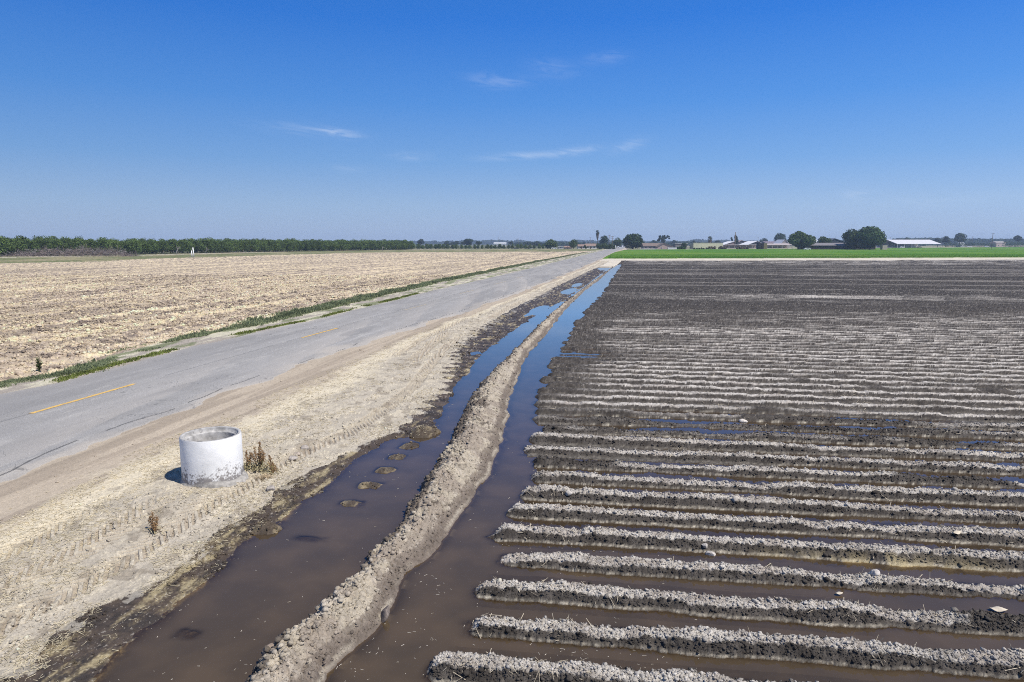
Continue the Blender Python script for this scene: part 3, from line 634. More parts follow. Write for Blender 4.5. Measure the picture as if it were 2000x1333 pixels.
# ------------------------------------------------------------------ green weeds along the left edge of the road
M_WEED = mat_basic('weed_green', (.23, .26, .14), .75, .35, .9, trans=.35)
def tufts(name, x, y, h, mat, nb=7, spread=.5):
    n = len(x); z = terrain(x, y)[0]; m = n * nb
    X0 = np.repeat(x, nb) + rng.normal(0, .06, m); Y0 = np.repeat(y, nb) + rng.normal(0, .06, m); Z0 = np.repeat(z, nb) - .02
    a = rng.random(m) * 6.283; hh = np.repeat(h, nb) * (.5 + .8 * rng.random(m)); ln = hh * spread * rng.random(m) * 1.4; wd = hh * .10 + .01
    dx, dy = np.cos(a), np.sin(a)
    b1 = np.stack([X0 - dy * wd, Y0 + dx * wd, Z0], 1); b2 = np.stack([X0 + dy * wd, Y0 - dx * wd, Z0], 1)
    m1 = np.stack([X0 + dx * ln * .4 + dy * wd, Y0 + dy * ln * .4 - dx * wd, Z0 + hh * .6], 1); tp = np.stack([X0 + dx * ln, Y0 + dy * ln, Z0 + hh], 1)
    V = np.stack([b1, b2, m1, tp], 1).reshape(-1, 3); Fa = np.arange(m)[:, None] * 4 + np.array([[0, 1, 2, 3]])
    return mesh_from(name, V, Fa, mat, smooth=False)
n = 40000; s_ = 15 * (330 / 15) ** rng.random(n); t_ = tc_(LG, s_) + rng.normal(.30, .30, n)
dens = sst(.42, .58, fbm(s_ * .25, t_ * 1.2, 310, 4) + .16 * sst(24, 34, s_) + .07 - .25 * np.abs(t_ - tc_(LG, s_) - .35))
k = rng.random(n) < dens; s_, t_ = s_[k], t_[k]; X, Y = XY(s_, t_)
tag(tufts('roadside_weeds', X, Y, (.05 + .14 * rng.random(len(X)) * sst(24, 44, s_) + .05 * rng.random(len(X))) * (.6 + .8 * vn(s_ * .5, t_, 311)), M_WEED), kind='stuff')
M_WEED2 = mat_basic('weed_yellow_green', (.16, .19, .05), .75, .3, .9, trans=.2)
n = 4500; s_ = rng.uniform(16, 60, n); t_ = tc_(RL, s_) - .40 + rng.normal(0, .12, n); k = rng.random(n) < sst(.5, .62, fbm(s_ * .3, t_ * .5, 312, 3)); X, Y = XY(s_[k], t_[k])
tag(tufts('low_weeds', X, Y, (.03 + .07 * rng.random(len(X))), M_WEED2), kind='stuff')
# fringe of the green crop and crop leaves at its near edge
M_CROP = mat_basic('crop_leaf', (.08, .185, .025), .7, .3, .2, trans=.25)
th = rng.uniform(.14, .80, 26000); Y = fd(F_PA, th) * (1 + .30 * rng.random(26000) ** 2); X = th * Y; z, _, _, reg = terrain(X, Y); k = reg == 8
tag(tufts('crop_plants', X[k], Y[k], np.full(k.sum(), .10), M_CROP, 4), kind='stuff')

# ------------------------------------------------------------------ centre line dashes
M_PAINT = mat_basic('road_paint', (.62, .40, .12), .7, .12, 9, wear=(.24, .23, .21), wscale=11, wlo=.54, whi=.66)
M_PAINT2 = mat_basic('faded_road_paint', (.52, .42, .26), .7, .12, 9, wear=(.25, .24, .22), wscale=5, wlo=.42, whi=.6)
CEN = []
def dash(pa, pb, mat):
    (x0, y0), (x1, y1) = G(*pa, .19), G(*pb, .19); s0, t0 = ST(x0, y0); s1, t1 = ST(x1, y1); CEN.append((float(t0), float(t1)))
    m = MB(); nseg = 16; vs = []; fs = []
    for i in range(nseg + 1):
        s_ = s0 + (s1 - s0) * i / nseg; tt = t0 + (t1 - t0) * i / nseg
        for k in (-.065, .065):
            x, y = XY(s_, tt + k + .01 * math.sin(i * 2.1 + k * 30)); vs.append((x, y, zat(x, y) + .006))
    for i in range(nseg): fs.append((2 * i, 2 * i + 1, 2 * i + 3, 2 * i + 2))
    m.add(vs, fs); tag(m.build('road_marking', mat), kind='structure')
dash((60, 808), (263, 750), M_PAINT); dash((590, 660), (660, 641), M_PAINT); dash((790, 606), (832, 595), M_PAINT2); dash((898, 574), (926, 567), M_PAINT2); dash((964, 556), (988, 550), M_PAINT2); dash((1008, 543.5), (1024, 539.5), M_PAINT2)
print('dash t', CEN)

# ------------------------------------------------------------------ the white concrete standpipe
def mat_pipe():
    m, t, b, o = newmat('painted_concrete')
    tcn = N(t, 'ShaderNodeTexCoord'); sp = N(t, 'ShaderNodeSeparateXYZ'); t.links.new(tcn.outputs['Object'], sp.inputs[0])
    n1 = N(t, 'ShaderNodeTexNoise'); n1.inputs['Scale'].default_value = 7; n1.inputs['Detail'].default_value = 9; n1.inputs['Roughness'].default_value = .72; t.links.new(tcn.outputs['Object'], n1.inputs['Vector'])
    n2 = N(t, 'ShaderNodeTexNoise'); n2.inputs['Scale'].default_value = 2.2; n2.inputs['Detail'].default_value = 7; n2.inputs['Roughness'].default_value = .65; t.links.new(tcn.outputs['Object'], n2.inputs['Vector'])
    def mr(i, a, b_, c=0, d=1):
        x = N(t, 'ShaderNodeMapRange'); x.inputs[1].default_value = a; x.inputs[2].default_value = b_; x.inputs[3].default_value = c; x.inputs[4].default_value = d; t.links.new(i, x.inputs[0]); return x.outputs[0]
    def ma(op, a, b_):
        x = N(t, 'ShaderNodeMath', operation=op, use_clamp=(op != 'ADD' and op != 'SUBTRACT'))
        for i, v in enumerate((a, b_)):
            if isinstance(v, (int, float)): x.inputs[i].default_value = v
            else: t.links.new(v, x.inputs[i])
        return x.outputs[0]
    zl = mr(sp.outputs[2], .0, .55, .30, 0); zr = mr(sp.outputs[2], .88, 1.0, 0, .13)
    n3 = N(t, 'ShaderNodeTexNoise'); n3.inputs['Scale'].default_value = 26; n3.inputs['Detail'].default_value = 8; t.links.new(tcn.outputs['Object'], n3.inputs['Vector'])
    chip = mr(ma('ADD', ma('ADD', ma('ADD', ma('MULTIPLY', n1.outputs[0], .6), ma('MULTIPLY', n3.outputs[0], .42)), zl), zr), .655, .74)
    streak = mr(n2.outputs[0], .4, .7, 0, .8)
    c1 = N(t, 'ShaderNodeMix', data_type='RGBA'); c1.inputs[6].default_value = (.84, .83, .80, 1); c1.inputs[7].default_value = (.66, .65, .62, 1); t.links.new(streak, c1.inputs[0])
    c2 = N(t, 'ShaderNodeMix', data_type='RGBA'); c2.inputs[7].default_value = (.27, .25, .235, 1); t.links.new(c1.outputs[2], c2.inputs[6]); t.links.new(chip, c2.inputs[0])
    t.links.new(c2.outputs[2], b.inputs['Base Color']); b.inputs['Roughness'].default_value = .75
    bp = N(t, 'ShaderNodeBump'); bp.inputs['Distance'].default_value = .006; t.links.new(n1.outputs[0], bp.inputs['Height']); t.links.new(bp.outputs[0], b.inputs['Normal'])
    return m
gx, gy = G(417, 934, .13); gx, gy = float(gx), float(gy)
PD = gy * math.cos(PITCH) + (HC - .13) * math.sin(PITCH); PR = 60 / F * PD * .925
PZ = zat(gx - .3, gy) - .02
yf = gy - PR
PH = topz(864, yf) - PZ
print('pipe', gx, gy, PR, PH)
pipe = empty('standpipe', (gx, gy, PZ), 'squat white painted concrete pipe standing open on the dirt verge, chipped grey at its foot', 'standpipe')
R0 = PR
MB().lathe([(R0 * .99, -.3), (R0 * 1.0, .0), (R0, PH * .5), (R0 * .995, PH - .02), (R0 * .985, PH)]).build('pipe_wall', mat_pipe(), pipe, smooth=True)
M_CONC = mat_basic('bare_concrete', (.40, .385, .36), .9, .35, 9, bump=.01, wear=(.22, .21, .20), wscale=5)
MB().lathe([(R0 * .984, PH - .001), (R0 * .975, PH + .006), (R0 * .90, PH + .004), (R0 * .885, PH - .01), (R0 * .88, PH - .07), (R0 * .80, PH - .075), (R0 * .79, PH - .09), (R0 * .785, -.25)]).build('inner_rim', M_CONC, pipe, smooth=True)
m = MB(); m.lathe([(R0 * .785, .25), (R0 * .4, .27), (.001, .26)]); m.build('silt_bottom', mat_basic('silt', (.17, .14, .12), .9, .3, 6), pipe, smooth=True)
m = MB(); pf = []
nn = 64; vs = []; fs = []
for j, (rr_f, zz_) in enumerate([(1.003, .07), (1.015, .05), (1.04, .03), (1.08, .0), (1.12, -.08)]):
    for k in range(nn):
        a = 2 * math.pi * k / nn; wob = 1 + (rr_f - 1) * .9 * math.sin(3 * a + 1) + (rr_f - 1) * .4 * math.sin(7 * a)
        r = R0 * (1 + (rr_f - 1) * (1 + .6 * math.sin(2 * a + 2) + .3 * math.sin(5 * a))); vs.append((r * math.cos(a), r * math.sin(a), zz_ * (1 + .4 * math.sin(4 * a)) + .02))
for j in range(4):
    for k in range(nn): fs.append((j * nn + k, j * nn + (k + 1) % nn, (j + 1) * nn + (k + 1) % nn, (j + 1) * nn + k))
m.add(vs, fs); m.build('mortar_collar', mat_basic('mortar', (.33, .31, .28), .95, .3, 14, bump=.02), pipe, smooth=True)

# ------------------------------------------------------------------ rocks and slabs
def rock(px, py, r, label, cat='rock', name='rock', flat=.7, col=(.36, .32, .28), z0=.12, rot=(0, 0, 0), sc3=(1, 1, 1), group=None):
    x, y = G(px, py, z0); x, y = float(x), float(y); z = zat(x, y)
    bm = bmesh.new(); bmesh.ops.create_icosphere(bm, subdivisions=3, radius=1)
    rd = random.Random(int(px * 7 + py)); ph = [rd.random() * 6 for _ in range(6)]
    planes = [(Vector((rd.gauss(0, 1), rd.gauss(0, 1), rd.gauss(0, 1))).normalized(), .55 + .3 * rd.random()) for _ in range(9)]
    for v in bm.verts:
        for nrm, d in planes:
            e = v.co.dot(nrm) - d
            if e > 0: v.co -= nrm * e * .9
        v.co *= 1 + .05 * math.sin(7 * v.co.x + ph[0]) * math.sin(6 * v.co.y + ph[1])
        v.co.x *= sc3[0] * r; v.co.y *= sc3[1] * r; v.co.z *= sc3[2] * r * flat
    me = bpy.data.meshes.new(name); bm.to_mesh(me); bm.free(); me.materials.append(mat_basic('rock_face', col, .9, .3, 22, bump=.01))
    o = bpy.data.objects.new(name, me); C.objects.link(o); o.location = (x, y, z + r * flat * .35); o.rotation_euler = rot
    return tag(o, label, cat, group)
rock(594, 876, .10, 'pale stone furthest right of the small heap beside the dry weeds')
rock(580, 884, .085, 'tan clod in the middle of the small heap beside the dry weeds', 'clod', 'dirt_clod', col=(.38, .32, .26))
rock(572, 893, .10, 'grey stone nearest the camera in the small heap beside the dry weeds')
rock(530, 953, .09, 'grey stone casting a small shadow on the bare verge in front of the standpipe')
rock(749, 1178, .13, 'dark flat slab of soil standing tilted on the right flank of the berm', 'clod', 'soil_slab', 1.0, (.20, .165, .14), .2, (.2, .5, .4), (.38, .8, 1.15))
rock(531, 1262, .11, 'brown clod perched at the left waterline of the berm', 'clod', 'dirt_clod', .8, (.27, .21, .16), .1)
rock(1111, 963, .07, 'round pale clod on a crest near the left end of the furrows', 'clod', 'dirt_clod', .9, (.45, .41, .36))
rock(1388, 1068, .075, 'pale clod half way down the dark flank of a furrow ridge', 'clod', 'dirt_clod', .9, (.46, .42, .37))
rock(1377, 1061, .05, 'smaller pale clod touching its larger neighbour on the dark furrow flank', 'clod', 'dirt_clod', .9, (.44, .40, .35))
rock(1710, 1120, .058, 'lone angular pale clod standing on a furrow crest in the right foreground', 'clod', 'dirt_clod', .9, (.46, .42, .38))
rock(975, 1132, .045, 'small yellowish pebble on the muddy left tip of a furrow ridge', 'pebble', 'pebble', .9, (.5, .46, .36))
rock(1452, 815, .11, 'pale flat clod lying on the dark furrows beyond the flooded rows', 'clod', 'dirt_clod', .5, (.55, .5, .44))
rock(618, 1016, .07, 'flat pale leaf floating in the left ditch', 'leaf', 'floating_leaf', .12, (.30, .26, .22), 0.0)
def husk(px, py, ln, label, z0=.02, rz=0):
    x, y = map(float, G(px, py, z0)); z = max(zat(x, y), 0.0)
    m = MB(); vs = []; fs = []
    for i in range(9):
        u = i / 8 - .5; wd = .30 * ln * (1 - (2 * u) ** 2) ** .6 + .004
        for j in range(5):
            v_ = j / 4 - .5; vs.append((u * ln, v_ * wd * 1.6, .05 * ln * (1 - (2 * v_) ** 2) + .06 * ln * math.sin(u * 7 + v_ * 2) + .02))
    for i in range(8):
        for j in range(4): a = i * 5 + j; fs.append((a, a + 5, a + 6, a + 1))
    m.add(vs, fs); o = m.build('dry_husk', M_STRAWH, smooth=True); o.location = (x, y, z + .01); o.rotation_euler = (0, 0, rz)
    sm = o.modifiers.new('thickness', 'SOLIDIFY'); sm.thickness = .003
    return tag(o, label, 'husk')
M_STRAWH = mat_basic('husk', (.60, .52, .40), .8, .2, 12)
husk(1950, 1187, .2, 'curled pale husk lying on a wet furrow near the right edge of the picture', .05, -.25)
husk(1639, 1160, .10, 'small pale husk at the waterline of a foreground furrow', .02, .1)
husk(1868, 1043, .17, 'broken pale husk on the dry crest right of the straw raft', .1, .5)

# ------------------------------------------------------------------ dead dock weeds
M_BROWN = mat_basic('dead_stem', (.25, .155, .08), .8, .4, 30); M_GRST = mat_basic('green_stem', (.20, .26, .09), .7, .3, 30); M_DLEAF = mat_basic('dead_leaf', (.36, .31, .18), .8, .4, 20)
def dock(px, py, h, nst, label, spread=.3, green=True, seed=1, leaves=60):
    x, y = map(float, G(px, py, .12)); z = zat(x, y); rd = random.Random(seed)
    e = empty('dock_weed', (x, y, z - .01), label, 'weed'); st = MB(); gs = MB(); sd_ = MB(); lf = MB()
    for i in range(nst):
        a = rd.random() * 6.28; hh = h * (1 if i == 0 else rd.uniform(.35, .9)); sp = spread * h * rd.random() * (1 if i else .2)
        pts = [(0.02 * math.cos(a), .02 * math.sin(a), 0)]; n = 6
        for k in range(1, n + 1):
            u = k / n; pts.append((math.cos(a) * sp * u ** .7 + rd.uniform(-.01, .01), math.sin(a) * sp * u ** .7 + rd.uniform(-.01, .01), hh * u))
        (gs if (green and rd.random() < .45) else st).tube(pts, [.008, .008, .007, .006, .005, .004, .003], 5)
        sd_ = MB()
        for k in range(int(110 * hh / .5)):
            u = rd.uniform(.42, 1); q_ = u * n; i0 = min(int(q_), n - 1); fr0 = q_ - i0
            p = Vector(pts[i0]).lerp(Vector(pts[i0 + 1]), fr0); rr = .035 * (1.25 - u)
            c = p + Vector((rd.gauss(0, rr), rd.gauss(0, rr), rd.gauss(0, .012))); r = rd.uniform(.005, .011)
            sd_.add([(c.x + r, c.y, c.z), (c.x - r, c.y, c.z), (c.x, c.y + r, c.z), (c.x, c.y - r, c.z), (c.x, c.y, c.z + r * 1.4), (c.x, c.y, c.z - r * 1.4)],
                    [(0, 2, 4), (2, 1, 4), (1, 3, 4), (3, 0, 4), (2, 0, 5), (1, 2, 5), (3, 1, 5), (0, 3, 5)])
        sd_.tube([pts[2], pts[3], pts[4], pts[5], pts[6]], .0045, 4)
        sd_.build('seed_head', M_BROWN, e)
    for i in range(leaves):
        a = rd.random() * 6.28; r0 = rd.random() ** .7 * h * .55; ln = rd.uniform(.05, .14); zz_ = rd.random() * .12 * (1 - r0 / h); b_ = rd.random() * 6.28; w_ = rd.uniform(.004, .012)
        cx, cy = math.cos(a) * r0, math.sin(a) * r0; d = Vector((math.cos(b_), math.sin(b_), rd.uniform(.0, .9))).normalized() * ln; s_ = Vector((-d.y, d.x, 0)).normalized() * w_
        c = Vector((cx, cy, zz_)); lf.add([c - s_, c + s_, c + d * .6 + s_, c + d], [(0, 1, 2, 3)])
    st.build('stem', M_BROWN, e, True)
    if gs.v: gs.build('green_stem', M_GRST, e, True)
    lf.build('leaf', M_DLEAF, e)
    return e
dock(508, 912, .55, 8, 'tallest brown seeding dock weed with green stems right of the standpipe', .36, True, 3, 260)
dock(530, 918, .40, 5, 'shorter dock weed leaning right beside the tallest one', .5, True, 5, 150)
dock(484, 915, .38, 4, 'low ragged weed tight against the right side of the standpipe', .5, True, 9, 160)
dock(301, 1036, .34, 6, 'small rust brown dock weed alone on the verge in front of the standpipe', .35, False, 7, 40)
M_TUM = mat_basic('dry_tuft', (.46, .36, .23), .85, .2, 10)
def drytuft(px, py, r, label):
    x, y = map(float, G(px, py, .12)); z = zat(x, y); m = MB(); rd = random.Random(int(px))
    for i in range(420):
        a = rd.random() * 6.28; el_ = rd.random() * 1.5; d = Vector((math.cos(a) * math.cos(el_), math.sin(a) * math.cos(el_), math.sin(el_) * .6)); o_ = Vector((rd.gauss(0, r * .3), rd.gauss(0, r * .3), 0))
        w_ = Vector((-d.y, d.x, 0)).normalized() * .003; c = o_ + d * r * .3; e_2 = o_ + d * r * rd.uniform(.6, 1) + Vector((rd.gauss(0, .02), rd.gauss(0, .02), 0)); m.add([c - w_, c + w_, e_2], [(0, 1, 2)])
    o = m.build('dry_grass_tuft', M_TUM); o.location = (x, y, z); return tag(o, label, 'grass tuft')
drytuft(517, 930, .17, 'round straw coloured dry tuft in front of the dock weeds')
M_GT = mat_basic('tall_weed', (.10, .12, .05), .8, .3, 12, trans=.2)
def bushweed(px, py, h, label, seed):
    x, y = map(float, G(px, py, .15)); z = zat(x, y); rd = random.Random(seed); e = empty('leafy_weed', (x, y, z), label, 'weed'); st = MB(); lf = MB()
    for i in range(9):
        a = rd.random() * 6.28; hh = h * rd.uniform(.5, 1); sp = h * .35 * rd.random(); top = Vector((math.cos(a) * sp, math.sin(a) * sp, hh)); st.tube([(0, 0, 0), top * .5 + Vector((0, 0, .02)), top], [.008, .006, .003], 4)
        for k in range(26):
            u = rd.uniform(.2, 1); c = top * u; b_ = rd.random() * 6.28; ln = rd.uniform(.05, .10) * h / .5; d = Vector((math.cos(b_), math.sin(b_), rd.uniform(-.2, .7))) * ln; s_ = Vector((-d.y, d.x, 0)).normalized() * ln * .3
            lf.add([c, c + d * .5 - s_, c + d, c + d * .5 + s_], [(0, 1, 2, 3)])
    st.build('stem', M_GRST, e); lf.build('leaf', M_GT, e)
bushweed(77, 727, .55, 'tall leafy green weed at the left roadside beside the stubble', 2)
0 and bushweed(480, 640, .6, 'leafy weed rising above the green roadside strip', 4)

# ------------------------------------------------------------------ trees
def mat_leaf(name, col, trans=.25, var=.35, scale=.6):
    return mat_basic(name, col, .75, var, scale, rand=True, trans=trans)
M_LEAF = mat_leaf('foliage', (.085, .125, .045)); M_LEAFD = mat_leaf('dark_foliage', (.050, .085, .032)); M_LEAFB = mat_leaf('blue_green_foliage', (.045, .070, .045)); M_LEAFO = mat_leaf('orchard_foliage', (.10, .145, .040)); M_LEAFG = mat_leaf('grey_foliage', (.10, .11, .075))
M_BARK = mat_basic('bark', (.16, .13, .10), .9, .3, 3); M_BARKP = mat_basic('pale_bark', (.40, .35, .29), .9, .25, 3)
def crown_mesh(name, w, d, z0, z1, seed, lobes=14, nleaf=2600, leaf=.06, mat=None, parent=None, gap=.0, lob=None, shape=1.0):
    r_ = np.random.default_rng(seed); h = z1 - z0; cen = []
    for i in range(lobes):
        a = r_.random() * 6.283; u = r_.random() ** .5; zc = r_.random() ** .8
        pr = math.sin(min(1, max(.18, zc * .95 + .08)) * math.pi) ** .55 if shape == 1.0 else 1 - .7 * zc
        cen.append((math.cos(a) * u * w * .5 * .72 * pr, math.sin(a) * u * d * .5 * .72 * pr, z0 + h * (.18 + .66 * zc), (.17 + .12 * r_.random()) * min(w, h * 1.4) * (1 - gap)))
    if lob is not None: cen = lob
    cen = np.array(cen); wts = cen[:, 3] ** 2; wts /= wts.sum(); ci = r_.choice(len(cen), nleaf, p=wts); c = cen[ci]
    v = r_.normal(size=(nleaf, 3)); v /= np.linalg.norm(v, axis=1)[:, None]; v[:, 2] = v[:, 2] * .8 + .08
    rad = c[:, 3] * (.62 + .50 * r_.random(nleaf) ** .7); P = c[:, :3] + v * rad[:, None]
    if lob is None or True:
        for ax_, lo_, hi_ in ((0, -w / 2, w / 2), (2, z0, z1)):
            if name == 'foliage' and ax_ == 0: continue
            q0, q1 = np.quantile(P[:, ax_], (.004, .992)); P[:, ax_] = lo_ + (P[:, ax_] - q0) * (hi_ - lo_) / max(q1 - q0, .1)
    ls = leaf * max(w, h) * (.6 + .8 * r_.random(nleaf))
    nrm = v + r_.normal(0, .55, (nleaf, 3)); nrm /= np.linalg.norm(nrm, axis=1)[:, None]
    a1 = np.cross(nrm, r_.normal(size=(nleaf, 3))); a1 /= np.linalg.norm(a1, axis=1)[:, None]; a2 = np.cross(nrm, a1)
    Vx = np.stack([P - a1 * ls[:, None], P - a2 * ls[:, None] * .55, P + a1 * ls[:, None], P + a2 * ls[:, None] * .6], 1).reshape(-1, 3)
    return mesh_from(name, Vx, np.arange(nleaf)[:, None] * 4 + np.array([[0, 1, 2, 3]]), mat, smooth=False, parent=parent), cen
def trunk_mesh(h0, cen, r, mat, parent, seed=1, name='trunk', n=6):
    rd = random.Random(seed); m = MB(); m.tube([(0, 0, -.3), (rd.uniform(-.1, .1) * r * 4, 0, h0 * .5), (0, 0, h0)], [r * 1.25, r, r * .8], n)
    for c in list(cen)[:7]:
        c = Vector(c[:3]); mid_ = Vector((c.x * .4, c.y * .4, h0 + (c.z - h0) * .55)); m.tube([(0, 0, h0 * .9), mid_, c], [r * .6, r * .38, r * .15], 5)
    return m.build(name, mat, parent, True)
def tree(name, label, px0, px1, yt, yb, Y, mat, cat='tree', lobes=14, nleaf=2600, leaf=.05, gap=0, seed=None, bark=None, group=None, lob=None, shape=1.0):
    """crown seen between columns px0..px1 and rows yt..yb of the photograph, standing Y metres down the view"""
    z1 = topz(yt, Y); z0 = max(topz(yb, Y), .4); x = xat((px0 + px1) / 2, Y, (z0 + z1) / 2); w = abs(xat(px1, Y) - xat(px0, Y))
    seed = seed or int(px0 * 3 + yt)
    e = empty(name, (x, Y, .1), label, cat, group)
    if lob is not None: lob = [(a * w / 2, b * w / 2, z0 + c * (z1 - z0), r * w / 2) for a, b, c, r in lob]
    o, cen = crown_mesh('crown', w, w * .9, z0, z1, seed, lobes, nleaf, leaf, mat, e, gap, lob, shape)
    trunk_mesh(z0 + (z1 - z0) * .25, cen, max(.12, w * .035), bark or M_BARK, e, seed)
    return e
# orchard trees: four individuals, then copies row by row
ovar = []
for i in range(5):
    e = empty('orchard_tree', (0, 0, 0), 'dense green almond tree in the orchard rows beyond the stubble field', 'tree', 'orchard trees along the far left side')
    o, cen = crown_mesh('crown', 6.6, 6.2, .6, 5.75 + .12 * (i % 3), 900 + i, 24, 2300, .034, M_LEAFO, e, .25); trunk_mesh(1.6, cen, .16, M_BARKP, e, i); ovar.append(e)
used = set(); cnt = 0
def place(i, x, y, sc_, rz):
    o = ovar[i] if i not in used else copy_tree(ovar[i]); used.add(i); o.location = (x, y, .12); o.scale = (sc_, sc_, sc_ * random.uniform(.92, 1.08)); o.rotation_euler = (0, 0, rz); return o
P0 = np.array(G(-110, 503.5, .15)); P1 = np.array(G(812, 488, .15)); dv = P1 - P0; Ln = float(np.hypot(*dv)); dv /= Ln; nv = np.array((-dv[1], dv[0]))
if nv[1] < 0: nv = -nv
print('orchard length', Ln)
for row in range(4):
    k = 0; step = 4.7 if row < 2 else 5.6
    while k * step < Ln + row * 8:
        p = P0 + dv * (k * step + random.uniform(-.5, .5)) + nv * (2.5 + row * 6.2); place(random.randrange(5), p[0], p[1], random.uniform(.90, 1.10) * (1.0 if row < 2 else 1.04), random.random() * 6.28); k += 1; cnt += 1
oyoung = None
for row in range(2):
    for k in range(34):
        Yd = 560 + row * 9 + random.uniform(-1, 1); px = 800 + k * 8.4 + random.uniform(-1.5, 1.5); x = xat(px, Yd)
        if cnt >= 290: break
        if oyoung is None:
            o = copy_tree(ovar[0]); oyoung = o
        else: o = copy_tree(oyoung)
        o['label'] = 'low dark tree in the young orchard rows left of the far farmhouses'; o['group'] = 'young orchard trees at the far end of the stubble field'
        o.location = (x, Yd, .1); sv = random.uniform(.55, .72); o.scale = (sv * 1.05, sv, sv * 1.0); o.rotation_euler = (0, 0, random.random() * 6.28); cnt += 1
print('orchard', cnt)

TR = [('shade_tree', 'large round dark green tree at the end of the road beside the brown farmhouse', 1218, 1255, 459, 484, 545, M_LEAFD, 22, 5200),
      ('shrub', 'low brownish shrub under the large round tree at the road end', 1221, 1232, 479.5, 486, 530, M_LEAFG, 8, 500),
      ('shrubby_tree', 'grey green spreading tree left of the far cottages, beside the white trailer', 1064, 1088, 469.5, 485, 560, M_LEAF, 16, 2600),
      ('round_tree', 'compact dark tree left of the two brown roofed white cottages', 1111, 1128.5, 469, 484, 540, M_LEAF, 13, 2000),
      ('round_tree', 'round bluish tree just right of the tall palm', 1171, 1187.5, 461.5, 477, 640, M_LEAFB, 14, 2400),
      ('round_tree', 'mid green tree behind the two roadside poles', 1196, 1214, 466, 481, 660, M_LEAF, 13, 2000),
      ('dark_tree', 'small bluish tree behind the end of the pale yellow wall', 1352, 1358, 469.5, 478, 800, M_LEAFB, 6, 500),
      ('round_tree', 'large round tree in front of the long dark roofed barn', 1541, 1587, 455.5, 482, 480, M_LEAF, 24, 6000),
      ('bush', 'smaller round tree between the white roof and the dark gable barn', 1599, 1621.5, 463.5, 478, 500, M_LEAF, 13, 2200),
      ('farm_tree', 'left and lower tree of the tall pair beside the dark barn', 1648, 1682, 451, 483, 478, M_LEAF, 20, 4800),
      ('farm_tree', 'right and taller dark tree of the pair at the end of the barn', 1676, 1724, 446, 484, 465, M_LEAFD, 26, 7000),
      ('round_tree', 'small round hazy tree right of the white tent roof', 1841, 1854.5, 462.5, 475, 900, M_LEAFB, 10, 1400),
      ('oak_tree', 'broad two humped hazy tree right of the white tent roof', 1863, 1886, 457, 474, 880, M_LEAFB, 12, 2200),
      ('oak_tree', 'hazy lobed tree at the far right edge', 1980, 1996, 461, 472, 1000, M_LEAFB, 9, 1200),
      ('low_tree', 'low flat hazy tree left of the small round one beyond the tent roof', 1824, 1840, 466, 475, 950, M_LEAFB, 8, 900),
      ('eucalyptus_tree', 'tall ragged hazy tree behind the cattle sheds', 1513, 1536, 457, 476, 760, M_LEAFB, 12, 2000),
      ('low_tree', 'low hazy tree behind the left end of the tent roof', 1768, 1778, 464.5, 472, 1100, M_LEAFB, 7, 700),
      ('dark_tree', 'domed dark tree over the young orchard, first from the left', 815, 828, 468, 478, 900, M_LEAFB, 10, 1300),
      ('dark_tree', 'small dark crown at the right end of the tall orchard', 776, 785, 470, 478, 900, M_LEAFB, 8, 700),
      ('dark_tree', 'long low hazy crown left of the widest dark tree over the young orchard', 868, 882, 471, 479, 1000, M_LEAFB, 8, 900),
      ('dark_tree', 'low hazy crown touching the widest dark tree over the young orchard', 882, 897, 471.5, 479, 1000, M_LEAFB, 8, 900),
      ('dark_tree', 'widest dark tree over the young orchard', 900, 923, 467.5, 479, 820, M_LEAFB, 14, 2000),
      ('dark_tree', 'small dark crown right of the widest tree over the young orchard', 929, 941, 472, 479, 840, M_LEAFB, 9, 900),
      ('low_tree', 'narrow hazy tree right of the white roofed shed', 993, 1002, 470.5, 478, 1000, M_LEAFB, 7, 700),
      ('low_tree', 'hazy tree left of the grey green spreading tree', 1039, 1058, 472, 480, 1000, M_LEAFB, 9, 1000),
      ('low_tree', 'low hazy tree further left of the grey green spreading tree', 1024, 1040, 473, 480, 1020, M_LEAFB, 9, 900),
      ('bush', 'dark bush in front of the flat roofed building', 1330, 1341, 475.5, 486, 520, M_LEAFD, 9, 900),
      ('shrub', 'round dark shrub between the two brown roofed white cottages', 1140, 1146, 479, 487, 520, M_LEAFD, 7, 500),
      ('low_tree', 'hazy tree behind the brown farmhouse, left of the ragged oak', 1270, 1283, 470, 478, 1100, M_LEAFB, 8, 700),
      ('low_tree', 'hazy tree between the ragged oak and the yellow wall', 1310, 1323, 470, 478, 1100, M_LEAFB, 8, 700),
      ('low_tree', 'hazy trees clump left of the farm mast', 1396, 1408, 469.5, 478, 1100, M_LEAFB, 8, 700),
      ('dark_tree', 'narrow dark tree just left of the farm mast', 1427, 1431.5, 464.5, 476, 800, M_LEAFB, 7, 600),
      ('dark_tree', 'round dark tree against the right side of the farm mast', 1433, 1442, 462, 476, 700, M_LEAFB, 9, 900),
      ('low_tree', 'hazy tree above the white gabled shed', 1484, 1499, 466.5, 475, 1000, M_LEAFB, 9, 900)]
for nm, lb, a, b, yt, yb, Yd, mt, lo, nl in TR:
    tree(nm, lb, a, b, yt, yb, Yd, mt, 'bush' if nm in ('bush', 'shrub') else 'tree', lo, nl, .05 if nl > 1500 else .07)
# ragged oak with an arching limb
tree('ragged_oak', 'ragged sparse oak with an arching limb behind the brown farmhouse', 1284, 1308, 460.5, 474, 760, M_LEAFB, 'tree', nleaf=1500, leaf=.05,
     lob=[(-.75, 0, .25, .22), (-.5, 0, .55, .25), (-.55, 0, .85, .18), (-.1, 0, .45, .28), (0, .1, .8, .24), (.15, 0, .95, .14), (.3, 0, .6, .2), (.5, 0, .72, .13), (.65, 0, .9, .15), (.85, 0, .82, .14), (.92, 0, .55, .12), (0, 0, .15, .3)])
